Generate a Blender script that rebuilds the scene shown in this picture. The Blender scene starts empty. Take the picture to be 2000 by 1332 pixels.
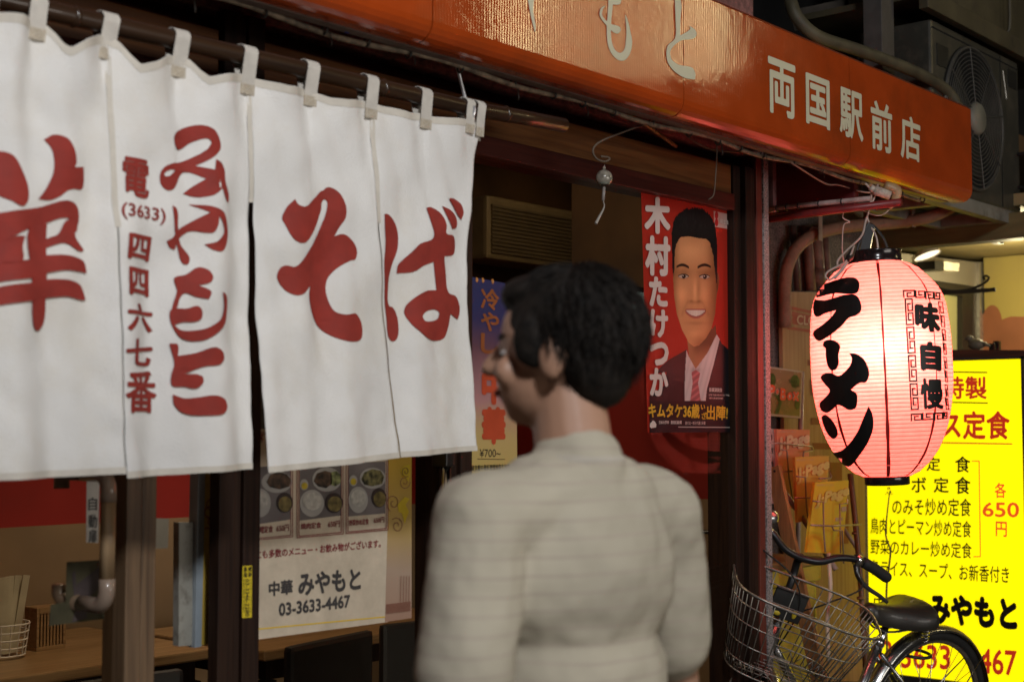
import bpy, bmesh, math, random
from mathutils import Vector, Matrix, noise
from mathutils.geometry import tessellate_polygon
R = math.radians
random.seed(7)
S = bpy.context.scene
COL = S.collection

# ------------------------------------------------------------------ camera
CAMZ = 1.45
PITCH = R(3.48); HEAD = R(-49.58)
cam = bpy.data.cameras.new('camera'); camo = bpy.data.objects.new('camera', cam); COL.objects.link(camo)
camo.location = (0, 0, CAMZ); camo.rotation_euler = (R(90) + PITCH, 0, HEAD)
cam.lens = 50; cam.sensor_width = 36; cam.clip_end = 500; cam.clip_start = .05
cam.dof.use_dof = True; cam.dof.focus_distance = 4.4; cam.dof.aperture_fstop = 3.6
S.camera = camo

# ------------------------------------------------------------------ sky, light, exposure
W = bpy.data.worlds.new('World'); S.world = W; W.use_nodes = True
wn = W.node_tree; bg = wn.nodes['Background']
sky = wn.nodes.new('ShaderNodeTexSky'); sky.sky_type = 'NISHITA'; sky.sun_disc = False
sky.sun_elevation = R(-4); sky.sun_rotation = R(200)
wn.links.new(sky.outputs[0], bg.inputs[0]); bg.inputs[1].default_value = .05

def lamp(name, kind, loc, energy, color, size=.3, target=None, size_y=None, spot=None):
    l = bpy.data.lights.new(name, kind); o = bpy.data.objects.new(name, l); COL.objects.link(o)
    l.energy = energy; l.color = color; o.location = loc
    if kind == 'AREA':
        l.size = size
        if size_y: l.shape = 'RECTANGLE'; l.size_y = size_y
        else: l.shape = 'DISK'
    elif kind == 'SUN': l.angle = R(12)
    else: l.shadow_soft_size = size
    if spot: l.spot_size = spot; l.spot_blend = .6
    if target is not None:
        o.rotation_euler = (Vector(target) - Vector(loc)).to_track_quat('-Z', 'Y').to_euler()
    return o
lamp('night_sun', 'SUN', (0, 0, 10), .012, (1, .95, .88), target=(3, 5, 6))
lamp('street_lamp_light', 'AREA', (.1, -1.0, 3.7), 100, (.97, .98, 1.0), .5, (2.2, 2.3, 1.7))
lamp('far_street_light', 'AREA', (11.5, -4.2, 5.65), 40, (1, .80, .40), .4, (4, 2.2, 2.0), 1.3)
lamp('street_fill_light', 'AREA', (3.2, -6.5, 1.5), 165, (1, .93, .84), 5, (3.0, 2.4, 1.3), 1.8)  # broad fill lamp, added across the street to raise the ambient light
lamp('interior_light', 'AREA', (2.6, 3.25, 2.8), 19, (1, .80, .55), .5, (2.6, 3.3, 0))
lamp('interior_light', 'AREA', (5.0, 3.7, 2.8), 3.8, (1, .72, .42), .5, (5.6, 3.6, 0))
S.view_settings.view_transform = 'Standard'; S.view_settings.look = 'None'
S.view_settings.exposure = 0; S.view_settings.gamma = 1
cy = S.cycles
cy.use_denoising = True; cy.max_bounces = 7; cy.diffuse_bounces = 4; cy.glossy_bounces = 4
cy.transparent_max_bounces = 16; cy.transmission_bounces = 6
cy.caustics_reflective = False; cy.caustics_refractive = False; cy.sample_clamp_indirect = 6

# ------------------------------------------------------------------ planes seen through the lens: pixel of the photograph -> point of a real plane
FPX = 2777.78
_th = R(90) + HEAD
F_ = Vector((math.cos(_th), math.sin(_th), 0)); RT = Vector((math.sin(_th), -math.cos(_th), 0)); UP = Vector((0, 0, 1))
FW = F_ * math.cos(PITCH) + UP * math.sin(PITCH); UC = UP * math.cos(PITCH) - F_ * math.sin(PITCH)
EYE = Vector((0, 0, CAMZ))
def ray(px, py): return FW + RT * ((px - 1000) / FPX) + UC * ((666 - py) / FPX)
def PY(px, py, Y):
    d = ray(px, py); return EYE + d * (Y / d.y)
def PX(px, py, X):
    d = ray(px, py); return EYE + d * (X / d.x)
def PZ(px, py, Z):
    d = ray(px, py); return EYE + d * ((Z - CAMZ) / d.z)
class Pl:
    """a wall plane, facing -Y ('Y') or -X ('X'); a = coordinate along it, z = height, off = distance in front"""
    def __init__(s, k, v): s.k = k; s.v = v
    def px(s, x, y):
        p = PY(x, y, s.v) if s.k == 'Y' else PX(x, y, s.v)
        return (p.x, p.z) if s.k == 'Y' else (p.y, p.z)
    def at(s, a, z, off=0):
        return Vector((a, s.v - off, z)) if s.k == 'Y' else Vector((s.v - off, a, z))

# ------------------------------------------------------------------ materials
MAT = {}
def M(name, col, rough=.6, metal=0., var=.12, scale=12, bump=0., bscale=150, spec=.5, coat=0., stretch=None, dirt=None, dscale=4):
    if name in MAT: return MAT[name]
    m = bpy.data.materials.new(name); m.use_nodes = True; MAT[name] = m
    n = m.node_tree.nodes; L = m.node_tree.links; b = n['Principled BSDF']
    b.inputs['Roughness'].default_value = rough; b.inputs['Metallic'].default_value = metal
    b.inputs['Specular IOR Level'].default_value = spec; b.inputs['Coat Weight'].default_value = coat
    tc = n.new('ShaderNodeTexCoord'); vec = tc.outputs['Object']
    if stretch:
        mp = n.new('ShaderNodeMapping'); mp.inputs['Scale'].default_value = stretch
        L.new(vec, mp.inputs[0]); vec = mp.outputs[0]
    nz = n.new('ShaderNodeTexNoise'); nz.inputs['Scale'].default_value = scale; nz.inputs['Detail'].default_value = 6
    L.new(vec, nz.inputs['Vector'])
    rp = n.new('ShaderNodeValToRGB'); rp.color_ramp.elements[0].position = .3; rp.color_ramp.elements[1].position = .72
    rp.color_ramp.elements[0].color = [max(0, c * (1 - var * 1.6)) for c in col] + [1]
    rp.color_ramp.elements[1].color = [min(1, c * (1 + var)) for c in col] + [1]
    L.new(nz.outputs[0], rp.inputs[0]); cout = rp.outputs[0]
    if dirt:
        n2 = n.new('ShaderNodeTexNoise'); n2.inputs['Scale'].default_value = dscale; n2.inputs['Detail'].default_value = 8; n2.inputs['Roughness'].default_value = .7
        L.new(tc.outputs['Object'], n2.inputs['Vector'])
        r2 = n.new('ShaderNodeValToRGB'); r2.color_ramp.elements[0].position = .48; r2.color_ramp.elements[1].position = .7
        r2.color_ramp.elements[0].color = (0, 0, 0, 1); r2.color_ramp.elements[1].color = (.8, .8, .8, 1)
        L.new(n2.outputs[0], r2.inputs[0])
        mx = n.new('ShaderNodeMix'); mx.data_type = 'RGBA'
        L.new(r2.outputs[0], mx.inputs[0]); L.new(cout, mx.inputs[6]); mx.inputs[7].default_value = list(dirt) + [1]
        cout = mx.outputs[2]
    L.new(cout, b.inputs['Base Color'])
    rr = n.new('ShaderNodeMapRange'); rr.inputs[3].default_value = max(0, rough - .08); rr.inputs[4].default_value = min(1, rough + .1)
    L.new(nz.outputs[0], rr.inputs[0]); L.new(rr.outputs[0], b.inputs['Roughness'])
    if bump:
        n3 = n.new('ShaderNodeTexNoise'); n3.inputs['Scale'].default_value = bscale; n3.inputs['Detail'].default_value = 4
        L.new(vec, n3.inputs['Vector'])
        bp = n.new('ShaderNodeBump'); bp.inputs['Strength'].default_value = bump; bp.inputs['Distance'].default_value = .004
        L.new(n3.outputs[0], bp.inputs['Height']); L.new(bp.outputs[0], b.inputs['Normal'])
    return m
def wood(name, c1, c2, axis='X', rough=.45, scale=1.0, coat=0.):
    if name in MAT: return MAT[name]
    m = M(name, c1, rough, coat=coat); n = m.node_tree.nodes; L = m.node_tree.links; b = n['Principled BSDF']
    st = {'X': (1.2, 30, 30), 'Y': (30, 1.2, 30), 'Z': (30, 30, 1.2)}[axis]
    tc = n.new('ShaderNodeTexCoord'); mp = n.new('ShaderNodeMapping'); mp.inputs['Scale'].default_value = [s * scale for s in st]
    nz = n.new('ShaderNodeTexNoise'); nz.inputs['Scale'].default_value = 2.2; nz.inputs['Detail'].default_value = 9; nz.inputs['Distortion'].default_value = .8
    rp = n.new('ShaderNodeValToRGB'); e = rp.color_ramp.elements
    e[0].position = .35; e[1].position = .66; e[0].color = list(c2) + [1]; e[1].color = list(c1) + [1]
    L.new(tc.outputs['Object'], mp.inputs[0]); L.new(mp.outputs[0], nz.inputs['Vector']); L.new(nz.outputs[0], rp.inputs[0])
    L.new(rp.outputs[0], b.inputs['Base Color'])
    bp = n.new('ShaderNodeBump'); bp.inputs['Strength'].default_value = .15; bp.inputs['Distance'].default_value = .002
    L.new(nz.outputs[0], bp.inputs['Height']); L.new(bp.outputs[0], b.inputs['Normal'])
    return m
def emis(name, col, strength, base=None, var=.06, scale=3):
    if name in MAT: return MAT[name]
    m = M(name, base or col, .35, var=0); b = m.node_tree.nodes['Principled BSDF']; n = m.node_tree.nodes; L = m.node_tree.links
    b.inputs['Emission Color'].default_value = list(col) + [1]
    nz = n.new('ShaderNodeTexNoise'); nz.inputs['Scale'].default_value = scale
    tc = n.new('ShaderNodeTexCoord'); L.new(tc.outputs['Object'], nz.inputs['Vector'])
    mr = n.new('ShaderNodeMapRange'); mr.inputs[3].default_value = strength * (1 - var); mr.inputs[4].default_value = strength * (1 + var)
    L.new(nz.outputs[0], mr.inputs[0]); L.new(mr.outputs[0], b.inputs['Emission Strength'])
    return m

red_ink = M('red_cloth_ink', (.30, .028, .018), .75, var=.10, scale=30, bump=.1, bscale=600)
black = M('black_ink', (.008, .008, .008), .45, var=.05)
blackg = M('black_gloss', (.010, .010, .011), .16, var=.1)
dark = M('dark_void', (.004, .004, .0045), .9)
red_pr = M('red_print', (.45, .03, .02), .5)
dred_pr = M('dark_red_print', (.22, .02, .025), .5)
yel_pr = M('yellow_print', (.75, .50, .03), .5, var=.08)
white_pr = M('white_print', (.75, .72, .66), .5, var=.05)
grey_pr = M('grey_print', (.35, .33, .30), .5)
chrome = M('chrome', (.62, .62, .62), .18, 1, var=.15, scale=30)
steel = M('dull_steel', (.34, .33, .31), .38, 1, var=.2, scale=25)
blk_met = M('black_metal', (.022, .022, .022), .38, .3, var=.2)
rubber = M('rubber', (.017, .017, .017), .7, bump=.2, bscale=120)
beigep = M('cable_white', (.55, .50, .44), .45, var=.1)

# ------------------------------------------------------------------ mesh helpers
def fin(name, bm, mat, parent=None, smooth=False):
    me = bpy.data.meshes.new(name); bm.to_mesh(me); bm.free()
    for m in (mat if isinstance(mat, (list, tuple)) else [mat]): me.materials.append(m)
    if smooth:
        for p in me.polygons: p.use_smooth = True
    o = bpy.data.objects.new(name, me); COL.objects.link(o)
    if parent: o.parent = parent
    return o
def tag(o, label=None, cat=None, group=None, kind=None):
    if label: o['label'] = label
    if cat: o['category'] = cat
    if group: o['group'] = group
    if kind: o['kind'] = kind
    return o
def thing(name, label, cat, loc=(0, 0, 0), group=None):
    o = bpy.data.objects.new(name, None); COL.objects.link(o); o.location = loc; o.empty_display_size = .1
    tag(o, label, cat, group); return o
def keep(o, parent):
    """parent without moving (root empties carry only a location here)"""
    o.parent = parent; o.location = Vector(o.location) - Vector(parent.location); return o
def B(): return bmesh.new()
def box(bm, a, b, bev=0.):
    x0, y0, z0 = [min(p, q) for p, q in zip(a, b)]; x1, y1, z1 = [max(p, q) for p, q in zip(a, b)]
    v = [bm.verts.new(p) for p in ((x0, y0, z0), (x1, y0, z0), (x1, y1, z0), (x0, y1, z0), (x0, y0, z1), (x1, y0, z1), (x1, y1, z1), (x0, y1, z1))]
    fs = [bm.faces.new([v[i] for i in q]) for q in ((3, 2, 1, 0), (4, 5, 6, 7), (0, 1, 5, 4), (1, 2, 6, 5), (2, 3, 7, 6), (3, 0, 4, 7))]
    if bev:
        es = list({e for f in fs for e in f.edges})
        bmesh.ops.bevel(bm, geom=es, offset=bev, segments=2, affect='EDGES', profile=.6)
    return v
def obox(bm, p, q, w, h, upv=(0, 0, 1)):
    """a bar from p to q, w wide, h high"""
    p = Vector(p); q = Vector(q); d = (q - p).normalized(); s = d.cross(Vector(upv))
    if s.length < 1e-4: s = d.cross(Vector((0, 1, 0)))
    s.normalize(); u = s.cross(d)
    v = [bm.verts.new(c + s * (i * w / 2) + u * (j * h / 2)) for c in (p, q) for i, j in ((-1, -1), (1, -1), (1, 1), (-1, 1))]
    for f in ((3, 2, 1, 0), (4, 5, 6, 7), (0, 1, 5, 4), (1, 2, 6, 5), (2, 3, 7, 6), (3, 0, 4, 7)): bm.faces.new([v[i] for i in f])
def smoothpath(pts, n=6):
    pts = [Vector(p) for p in pts]
    if len(pts) < 3: return pts
    out = []
    P = [pts[0] * 2 - pts[1]] + pts + [pts[-1] * 2 - pts[-2]]
    for i in range(1, len(P) - 2):
        a, b, c, d = P[i - 1:i + 3]
        for k in range(n):
            t = k / n
            out.append(.5 * (2 * b + (c - a) * t + (2 * a - 5 * b + 4 * c - d) * t * t + (3 * b - a - 3 * c + d) * t ** 3))
    out.append(pts[-1]); return out
def tube(bm, pts, r, seg=8, cap=True, sm=0):
    pts = smoothpath(pts, sm) if sm else [Vector(p) for p in pts]
    n = len(pts); rs = r if isinstance(r, (list, tuple)) else None
    rings = []; prev = None
    for i, p in enumerate(pts):
        d = (pts[min(i + 1, n - 1)] - pts[max(i - 1, 0)])
        if d.length < 1e-9: d = Vector((0, 0, 1))
        d.normalize()
        if prev is None:
            s = d.cross(Vector((0, 0, 1)))
            if s.length < .05: s = d.cross(Vector((0, 1, 0)))
        else: s = prev - d * prev.dot(d)
        s.normalize(); prev = s; u = d.cross(s)
        if rs: t = i / (n - 1) * (len(rs) - 1); k = min(int(t), len(rs) - 2); rr = rs[k] + (rs[k + 1] - rs[k]) * (t - k)
        else: rr = r
        rings.append([bm.verts.new(p + (s * math.cos(a) + u * math.sin(a)) * rr) for a in [2 * math.pi * j / seg for j in range(seg)]])
    for a, b in zip(rings, rings[1:]):
        for j in range(seg): bm.faces.new((a[j], a[(j + 1) % seg], b[(j + 1) % seg], b[j]))
    if cap: bm.faces.new(rings[0][::-1]); bm.faces.new(rings[-1])
def lathe(bm, prof, c=(0, 0, 0), seg=32, mat3=None, cap=False):
    c = Vector(c); rings = []
    for r, z in prof:
        ring = []
        for j in range(seg):
            a = 2 * math.pi * j / seg; v = Vector((r * math.cos(a), r * math.sin(a), z))
            if mat3: v = mat3 @ v
            ring.append(bm.verts.new(v + c))
        rings.append(ring)
    for a, b in zip(rings, rings[1:]):
        for j in range(seg): bm.faces.new((a[j], a[(j + 1) % seg], b[(j + 1) % seg], b[j]))
    if cap: bm.faces.new(rings[0][::-1]); bm.faces.new(rings[-1])
def ring(bm, c, R0, r, axis='Y', seg=40, rseg=8, a0=0, a1=2 * math.pi):
    full = abs(a1 - a0 - 2 * math.pi) < 1e-6; c = Vector(c); pts = []
    n = seg
    for i in range(n if full else n + 1):
        a = a0 + (a1 - a0) * i / n; ca, sa = math.cos(a), math.sin(a)
        e = {'Y': Vector((ca, 0, sa)), 'X': Vector((0, ca, sa)), 'Z': Vector((ca, sa, 0))}[axis]
        pts.append(e)
    ax = {'Y': Vector((0, 1, 0)), 'X': Vector((1, 0, 0)), 'Z': Vector((0, 0, 1))}[axis]
    rings = [[bm.verts.new(c + e * (R0 + r * math.cos(b)) + ax * r * math.sin(b)) for b in [2 * math.pi * k / rseg for k in range(rseg)]] for e in pts]
    m = len(rings)
    for i in range(m if full else m - 1):
        A, C = rings[i], rings[(i + 1) % m]
        for k in range(rseg): bm.faces.new((A[k], A[(k + 1) % rseg], C[(k + 1) % rseg], C[k]))
def ellipsoid(bm, c, r, rot=None, u=20, v=12):
    mt = Matrix.Translation(Vector(c)) @ (rot.to_4x4() if rot else Matrix.Identity(4)) @ Matrix.Diagonal((*r, 1))
    bmesh.ops.create_uvsphere(bm, u_segments=u, v_segments=v, radius=1, matrix=mt)
def capsule(bm, p, q, r0, r1, seg=16, flat=1., side=None):
    """tapered limb with round ends; flat squeezes it along 'side'"""
    p = Vector(p); q = Vector(q); d = (q - p).normalized()
    s = Vector(side) if side else d.cross(Vector((0, 0, 1)))
    if s.length < .05: s = d.cross(Vector((0, 1, 0)))
    s = (s - d * s.dot(d)).normalized(); u = d.cross(s)
    rings = []
    for c, rr, sg in ((p, r0, -1), (q, r1, 1)):
        angs = [R(a) for a in (-80, -55, -28, 0)] if sg < 0 else [R(a) for a in (0, 28, 55, 80)]
        for a in angs:
            rings.append([bm.verts.new(c + d * rr * math.sin(a) + (s * flat * math.cos(b) + u * math.sin(b)) * rr * math.cos(a)) for b in [2 * math.pi * k / seg for k in range(seg)]])
    for a, b in zip(rings, rings[1:]):
        for j in range(seg): bm.faces.new((a[j], a[(j + 1) % seg], b[(j + 1) % seg], b[j]))
    bm.faces.new(rings[0][::-1]); bm.faces.new(rings[-1])

# ------------------------------------------------------------------ flat print: polygons and lettering on a surface
def polymesh(polys, fn, grid=0., step=.0003):
    """polys: list of [outer, hole...] in 2D; fn(a, z, k) -> 3D point, k = running layer number"""
    out = B()
    for k, loops in enumerate(polys):
        if loops and not isinstance(loops[0][0], (tuple, list)): loops = [loops]
        vs = [Vector((p[0], p[1], 0)) for l in loops for p in l]
        tris = tessellate_polygon([[Vector((p[0], p[1], 0)) for p in l] for l in loops])
        bm = B(); bv = [bm.verts.new(v) for v in vs]
        for t in tris:
            try: bm.faces.new([bv[i] for i in t])
            except ValueError: pass
        if grid: gridcut(bm, grid)
        idx = {}
        for v in bm.verts: idx[v] = out.verts.new(fn(v.co.x, v.co.y, k))
        for f in bm.faces: out.faces.new([idx[v] for v in f.verts])
        bm.free()
    return out
def gridcut(bm, g):
    xs = [v.co.x for v in bm.verts]; ys = [v.co.y for v in bm.verts]
    for lo, hi, ax in ((min(xs), max(xs), 0), (min(ys), max(ys), 1)):
        c = math.ceil(lo / g) * g
        while c < hi:
            n = Vector((1, 0, 0)) if ax == 0 else Vector((0, 1, 0))
            bmesh.ops.bisect_plane(bm, geom=bm.verts[:] + bm.edges[:] + bm.faces[:], plane_co=n * c, plane_no=n, dist=1e-7)
            c += g
_tc = {}
def glyphs(s):
    if s not in _tc:
        cu = bpy.data.curves.new('lettering', 'FONT'); cu.body = s; cu.resolution_u = 3
        o = bpy.data.objects.new('lettering', cu); COL.objects.link(o)
        bpy.context.view_layer.update()
        me = o.to_mesh()
        vs = [(v.co.x, v.co.y) for v in me.vertices]; fs = [tuple(p.vertices) for p in me.polygons]
        o.to_mesh_clear(); bpy.data.objects.remove(o); bpy.data.curves.remove(cu)
        x0 = min(v[0] for v in vs); x1 = max(v[0] for v in vs); y0 = min(v[1] for v in vs); y1 = max(v[1] for v in vs)
        w = max(1e-6, x1 - x0); h = max(1e-6, y1 - y0)
        _tc[s] = ([((x - x0) / w, (y - y0) / h) for x, y in vs], fs, w, h)
    return _tc[s]
def text_into(out, s, fn, bold=0., grid=0.):
    """fn(u, v, o) -> 3D for the unit square round the written string; o = extra distance of a copy (bold = shifted copies, each a hair above the last)"""
    vs, fs, w, h = glyphs(s)
    bx, by = bold / w, bold / h
    sh = [(0, 0)] if not bold else [(0, 0)] + [(math.cos(a), math.sin(a)) for a in [k * math.pi / 4 for k in range(8)]]
    src = B(); bv = [src.verts.new((x, y, 0)) for x, y in vs]
    for f in fs:
        try: src.faces.new([bv[i] for i in f])
        except ValueError: pass
    if grid: gridcut(src, grid)
    src.verts.index_update()
    V = [(v.co.x, v.co.y) for v in src.verts]; Fs = [[v.index for v in f.verts] for f in src.faces]; src.free()
    for k, (dx, dy) in enumerate(sh):
        q = [out.verts.new(fn((x * (1 - 2 * bx) + bx) + dx * bx, (y * (1 - 2 * by) + by) + dy * by, k * .00006)) for x, y in V]
        for f in Fs:
            try: out.faces.new([q[i] for i in f])
            except ValueError: pass
def lerp(a, b, t): return a + (b - a) * t
def text_rect(out, s, pl, xl, ytl, ybl, xr, off, bold=0.):
    """fit a string: left edge pixel xl with its top and bottom rows, right edge pixel xr; upright on the plane"""
    a0, z1 = pl.px(xl, ytl); _, z0 = pl.px(xl, ybl); a1, _ = pl.px(xr, ytl)
    text_into(out, s, lambda u, v, o: pl.at(lerp(a0, a1, u), lerp(z0, z1, v), off + o), bold)
def text_quad(out, s, pl, tl, tr, br, bl, off, bold=0.):
    q = [pl.px(*p) for p in (tl, tr, br, bl)]
    def fn(u, v, o):
        t = [lerp(q[0][i], q[1][i], u) for i in (0, 1)]; b = [lerp(q[3][i], q[2][i], u) for i in (0, 1)]
        return pl.at(lerp(b[0], t[0], v), lerp(b[1], t[1], v), off + o)
    text_into(out, s, fn, bold)
def sheet(name, polys_px, pl, off, mat, parent, cv=None, step=.0003):
    cv = cv or (lambda x, y: (x, y))
    P = []
    for loops in polys_px:
        if loops and not isinstance(loops[0][0], (tuple, list)): loops = [loops]
        P.append([[pl.px(*cv(*p)) for p in l] for l in loops])
    return fin(name, polymesh(P, lambda a, z, k: pl.at(a, z, off + k * step)), mat, parent)
def ell(cx, cy, rx, ry, n=28, a0=0, rot=0):
    c, s = math.cos(rot), math.sin(rot)
    return [(cx + rx * math.cos(t) * c - ry * math.sin(t) * s, cy + rx * math.cos(t) * s + ry * math.sin(t) * c) for t in [2 * math.pi * i / n for i in range(n)]]
def soft(P, n=4, k=.42):
    """rounded outline through the traced points, sharp tips kept"""
    m = len(P); T = []
    for i in range(m):
        a, b, c = P[i - 1], P[i], P[(i + 1) % m]
        u = (b[0] - a[0], b[1] - a[1]); v = (c[0] - b[0], c[1] - b[1]); lu = math.hypot(*u) or 1; lv = math.hypot(*v) or 1
        cs = (u[0] * v[0] + u[1] * v[1]) / lu / lv
        if cs < .05: T.append(None)
        else:
            d = (u[0] / lu + v[0] / lv, u[1] / lu + v[1] / lv); ld = math.hypot(*d) or 1; T.append((d[0] / ld, d[1] / ld))
    out = []
    for i in range(m):
        p, q = P[i], P[(i + 1) % m]; l = math.hypot(q[0] - p[0], q[1] - p[1]); e = ((q[0] - p[0]) / (l or 1), (q[1] - p[1]) / (l or 1))
        t0 = T[i] or e; t1 = T[(i + 1) % m] or e
        for j in range(n):
            t = j / n; h1 = 2 * t ** 3 - 3 * t * t + 1; h2 = -2 * t ** 3 + 3 * t * t; h3 = t ** 3 - 2 * t * t + t; h4 = t ** 3 - t * t; g = l * k * 2
            out.append(tuple(h1 * p[c] + h2 * q[c] + h3 * t0[c] * g + h4 * t1[c] * g for c in (0, 1)))
    return out
def softs(polys): return [[soft(l) for l in (q if isinstance(q[0][0], (tuple, list)) else [q])] for q in polys]
def crop(ox, oy, sc): return lambda x, y: (ox + x / sc, oy + y / sc)
def strokes(bm, paths, pl, off, w):
    """thin printed lines: pixel polylines on a plane with width w (m)"""
    for path in paths:
        q = [pl.px(*p) for p in path]
        for (a, b), (c, d) in zip(q, q[1:]):
            dx, dz = c - a, d - b; l = math.hypot(dx, dz)
            if l < 1e-6: continue
            nx, nz = -dz / l * w / 2, dx / l * w / 2; ex, ez = dx / l * w / 2, dz / l * w / 2
            bm.faces.new([bm.verts.new(pl.at(x, z, off)) for x, z in ((a - ex + nx, b - ez + nz), (a - ex - nx, b - ez - nz), (c + ex - nx, d + ez - nz), (c + ex + nx, d + ez + nz))])
            off += .00004

# ================================================================== SETTING
bm = B(); box(bm, (-90, -90, -.3), (90, 90, -.12)); tag(fin('street', bm, M('asphalt', (.045, .045, .048), .85, bump=.5)), 'dark asphalt street in front of the shop', kind='structure')
bm = B(); box(bm, (-12, -1.6, -.116), (16, 2.44, 0)); tag(fin('pavement', bm, M('paving', (.16, .15, .14), .8, bump=.3)), 'grey pavement along the shop front', kind='structure')
DW = 2.49      # storefront plane
DN = 2.24      # noren plane
YA = 2.11      # awning face plane
wbeam = wood('varnished_beam', (.21, .085, .025), (.11, .04, .012), 'X', .4)
wred = wood('red_brown_wood', (.085, .020, .013), (.045, .010, .008), 'X', .35)
wdark = wood('dark_door_wood', (.030, .014, .008), (.014, .006, .004), 'Z', .62); wdark.node_tree.nodes['Principled BSDF'].inputs['Specular IOR Level'].default_value = .2
wstile = wood('worn_oak', (.19, .115, .060), (.10, .058, .030), 'Z', .55)
stucco = M('pink_stucco', (.26, .115, .10), .9, var=.25, scale=60, bump=1.0, bscale=90, dirt=(.08, .05, .045), dscale=14)
speck = M('speckled_stucco', (.16, .12, .11), .9, var=.5, scale=120, bump=.9, bscale=140, dirt=(.03, .025, .022), dscale=9)

shop = thing('shop_building', 'wooden ramen shop front with glass doors under the orange awning', 'building', (1, DW, 0))
def part(name, parent, mat, *boxes, bev=.003, smooth=False):
    bm = B()
    for a, b in boxes: box(bm, a, b, bev)
    return keep_part(fin(name, bm, mat), parent)
def keep_part(o, parent):
    o.parent = parent
    p = parent
    off = Vector((0, 0, 0))
    while p: off += Vector(p.location); p = p.parent
    o.location = Vector(o.location) - off; return o
part('stucco_lintel', shop, stucco, ((-2.5, DW, 2.366), (4.21, DW + .2, 4.4)), bev=.012)
part('shadow_trim', shop, wred, ((-2.5, DW + .05, 2.319), (4.21, DW + .2, 2.365)), bev=0)
part('wood_beam', shop, wbeam, ((-2.5, DW - .012, 2.222), (1.92, DW + .08, 2.318)), ((2.04, DW - .012, 2.222), (4.03, DW + .08, 2.318)))
part('trim_rail', shop, wred, ((-2.5, DW - .025, 2.166), (1.92, DW + .07, 2.2205)), ((2.04, DW - .025, 2.166), (4.03, DW + .07, 2.2205)))
part('door_post', shop, wdark, ((1.924, DW - .028, 0), (1.968, DW + .006, 2.364)), ((1.9685, DW - .020, 0), (1.9895, DW + .006, 2.364)), ((1.990, DW - .028, 0), (2.037, DW + .006, 2.364)))
part('window_post', shop, wdark, ((4.03, DW - .02, 0), (4.075, DW + .09, 2.318)), ((4.0752, DW - .04, 0), (4.115, DW + .09, 2.318)), ((4.1152, DW - .03, 0), (4.15, DW + .09, 2.318)))
part('corner_trim', shop, wood('corner_red_wood', (.16, .035, .02), (.09, .02, .014), 'Z', .5), ((4.152, DW - .035, 0), (4.19, DW + .1, 2.364)))
part('speckled_jamb', shop, M('speckled_strip', (.30, .27, .26), .8, var=.5, scale=160, bump=.5), ((4.192, DW - .04, 0), (4.225, DW + .1, 2.362)))
# window and door glass
def glassmat(name, tint, gloss=.05):
    m = bpy.data.materials.new(name); m.use_nodes = True; n = m.node_tree.nodes; L = m.node_tree.links
    n.remove(n['Principled BSDF']); out = n['Material Output']
    t = n.new('ShaderNodeBsdfTransparent'); t.inputs[0].default_value = (*tint, 1)
    g = n.new('ShaderNodeBsdfGlossy'); g.inputs['Roughness'].default_value = .02; g.inputs[0].default_value = (.9, .9, .9, 1)
    fr = n.new('ShaderNodeFresnel'); ge = n.new('ShaderNodeNewGeometry'); mb = n.new('ShaderNodeMapRange'); mb.inputs[3].default_value = 1.13; mb.inputs[4].default_value = 1 / 1.13
    L.new(ge.outputs['Backfacing'], mb.inputs[0]); L.new(mb.outputs[0], fr.inputs[0])
    nz = n.new('ShaderNodeTexNoise'); nz.inputs['Scale'].default_value = 3; mr = n.new('ShaderNodeMapRange'); mr.inputs[3].default_value = .8; mr.inputs[4].default_value = 1.2
    L.new(nz.outputs[0], mr.inputs[0]); mu = n.new('ShaderNodeMath'); mu.operation = 'MULTIPLY'
    L.new(fr.outputs[0], mu.inputs[0]); L.new(mr.outputs[0], mu.inputs[1])
    mx = n.new('ShaderNodeMixShader'); L.new(mu.outputs[0], mx.inputs[0]); L.new(t.outputs[0], mx.inputs[1]); L.new(g.outputs[0], mx.inputs[2]); L.new(mx.outputs[0], out.inputs[0])
    return m
glass = glassmat('window_glass', (.86, .84, .80))
def pane(parent, x0, x1, z0, z1, y=DW + .01):
    bm = B(); box(bm, (x0, y, z0), (x1, y + .005, z1)); return keep_part(fin('pane', bm, glass), parent)

win = thing('shop_window', 'wide window pane behind the election poster and the walking person', 'window', (3.38, DW, 0))
pane(win, 2.732, 4.03, .35, 2.166)
part('window_frame', win, wdark, ((2.732, DW - .01, .22), (4.03, DW + .06, .349)), bev=.004)
door2 = thing('sliding_door', 'sliding glass door carrying the menu poster and a metal pull', 'door', (2.38, DW, 0))
pane(door2, 2.04, 2.60, .3, 2.16)
part('stile', door2, wdark, ((2.602, DW - .03, .02), (2.645, DW + .05, 2.165)), ((2.6465, DW - .018, .02), (2.685, DW + .05, 2.165)), ((2.687, DW - .03, .02), (2.731, DW + .05, 2.165)))
part('bottom_rail', door2, wdark, ((2.04, DW - .02, .02), (2.60, DW + .04, .298)))
bm = B(); hp = [PY(871, y, DW - .055) for y in (907, 1052)]
tube(bm, [hp[0], hp[1]], .0125, 14); h_ = keep_part(fin('door_handle', bm, chrome, smooth=True), door2)
bm = B(); box(bm, hp[0] + Vector((-.016, -.016, -.005)), hp[0] + Vector((.016, .035, .10)), .004); box(bm, hp[1] + Vector((-.012, -.014, -.03)), hp[1] + Vector((.012, .035, .0)), .004)
keep_part(fin('handle_mount', bm, blk_met), door2)

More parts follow.
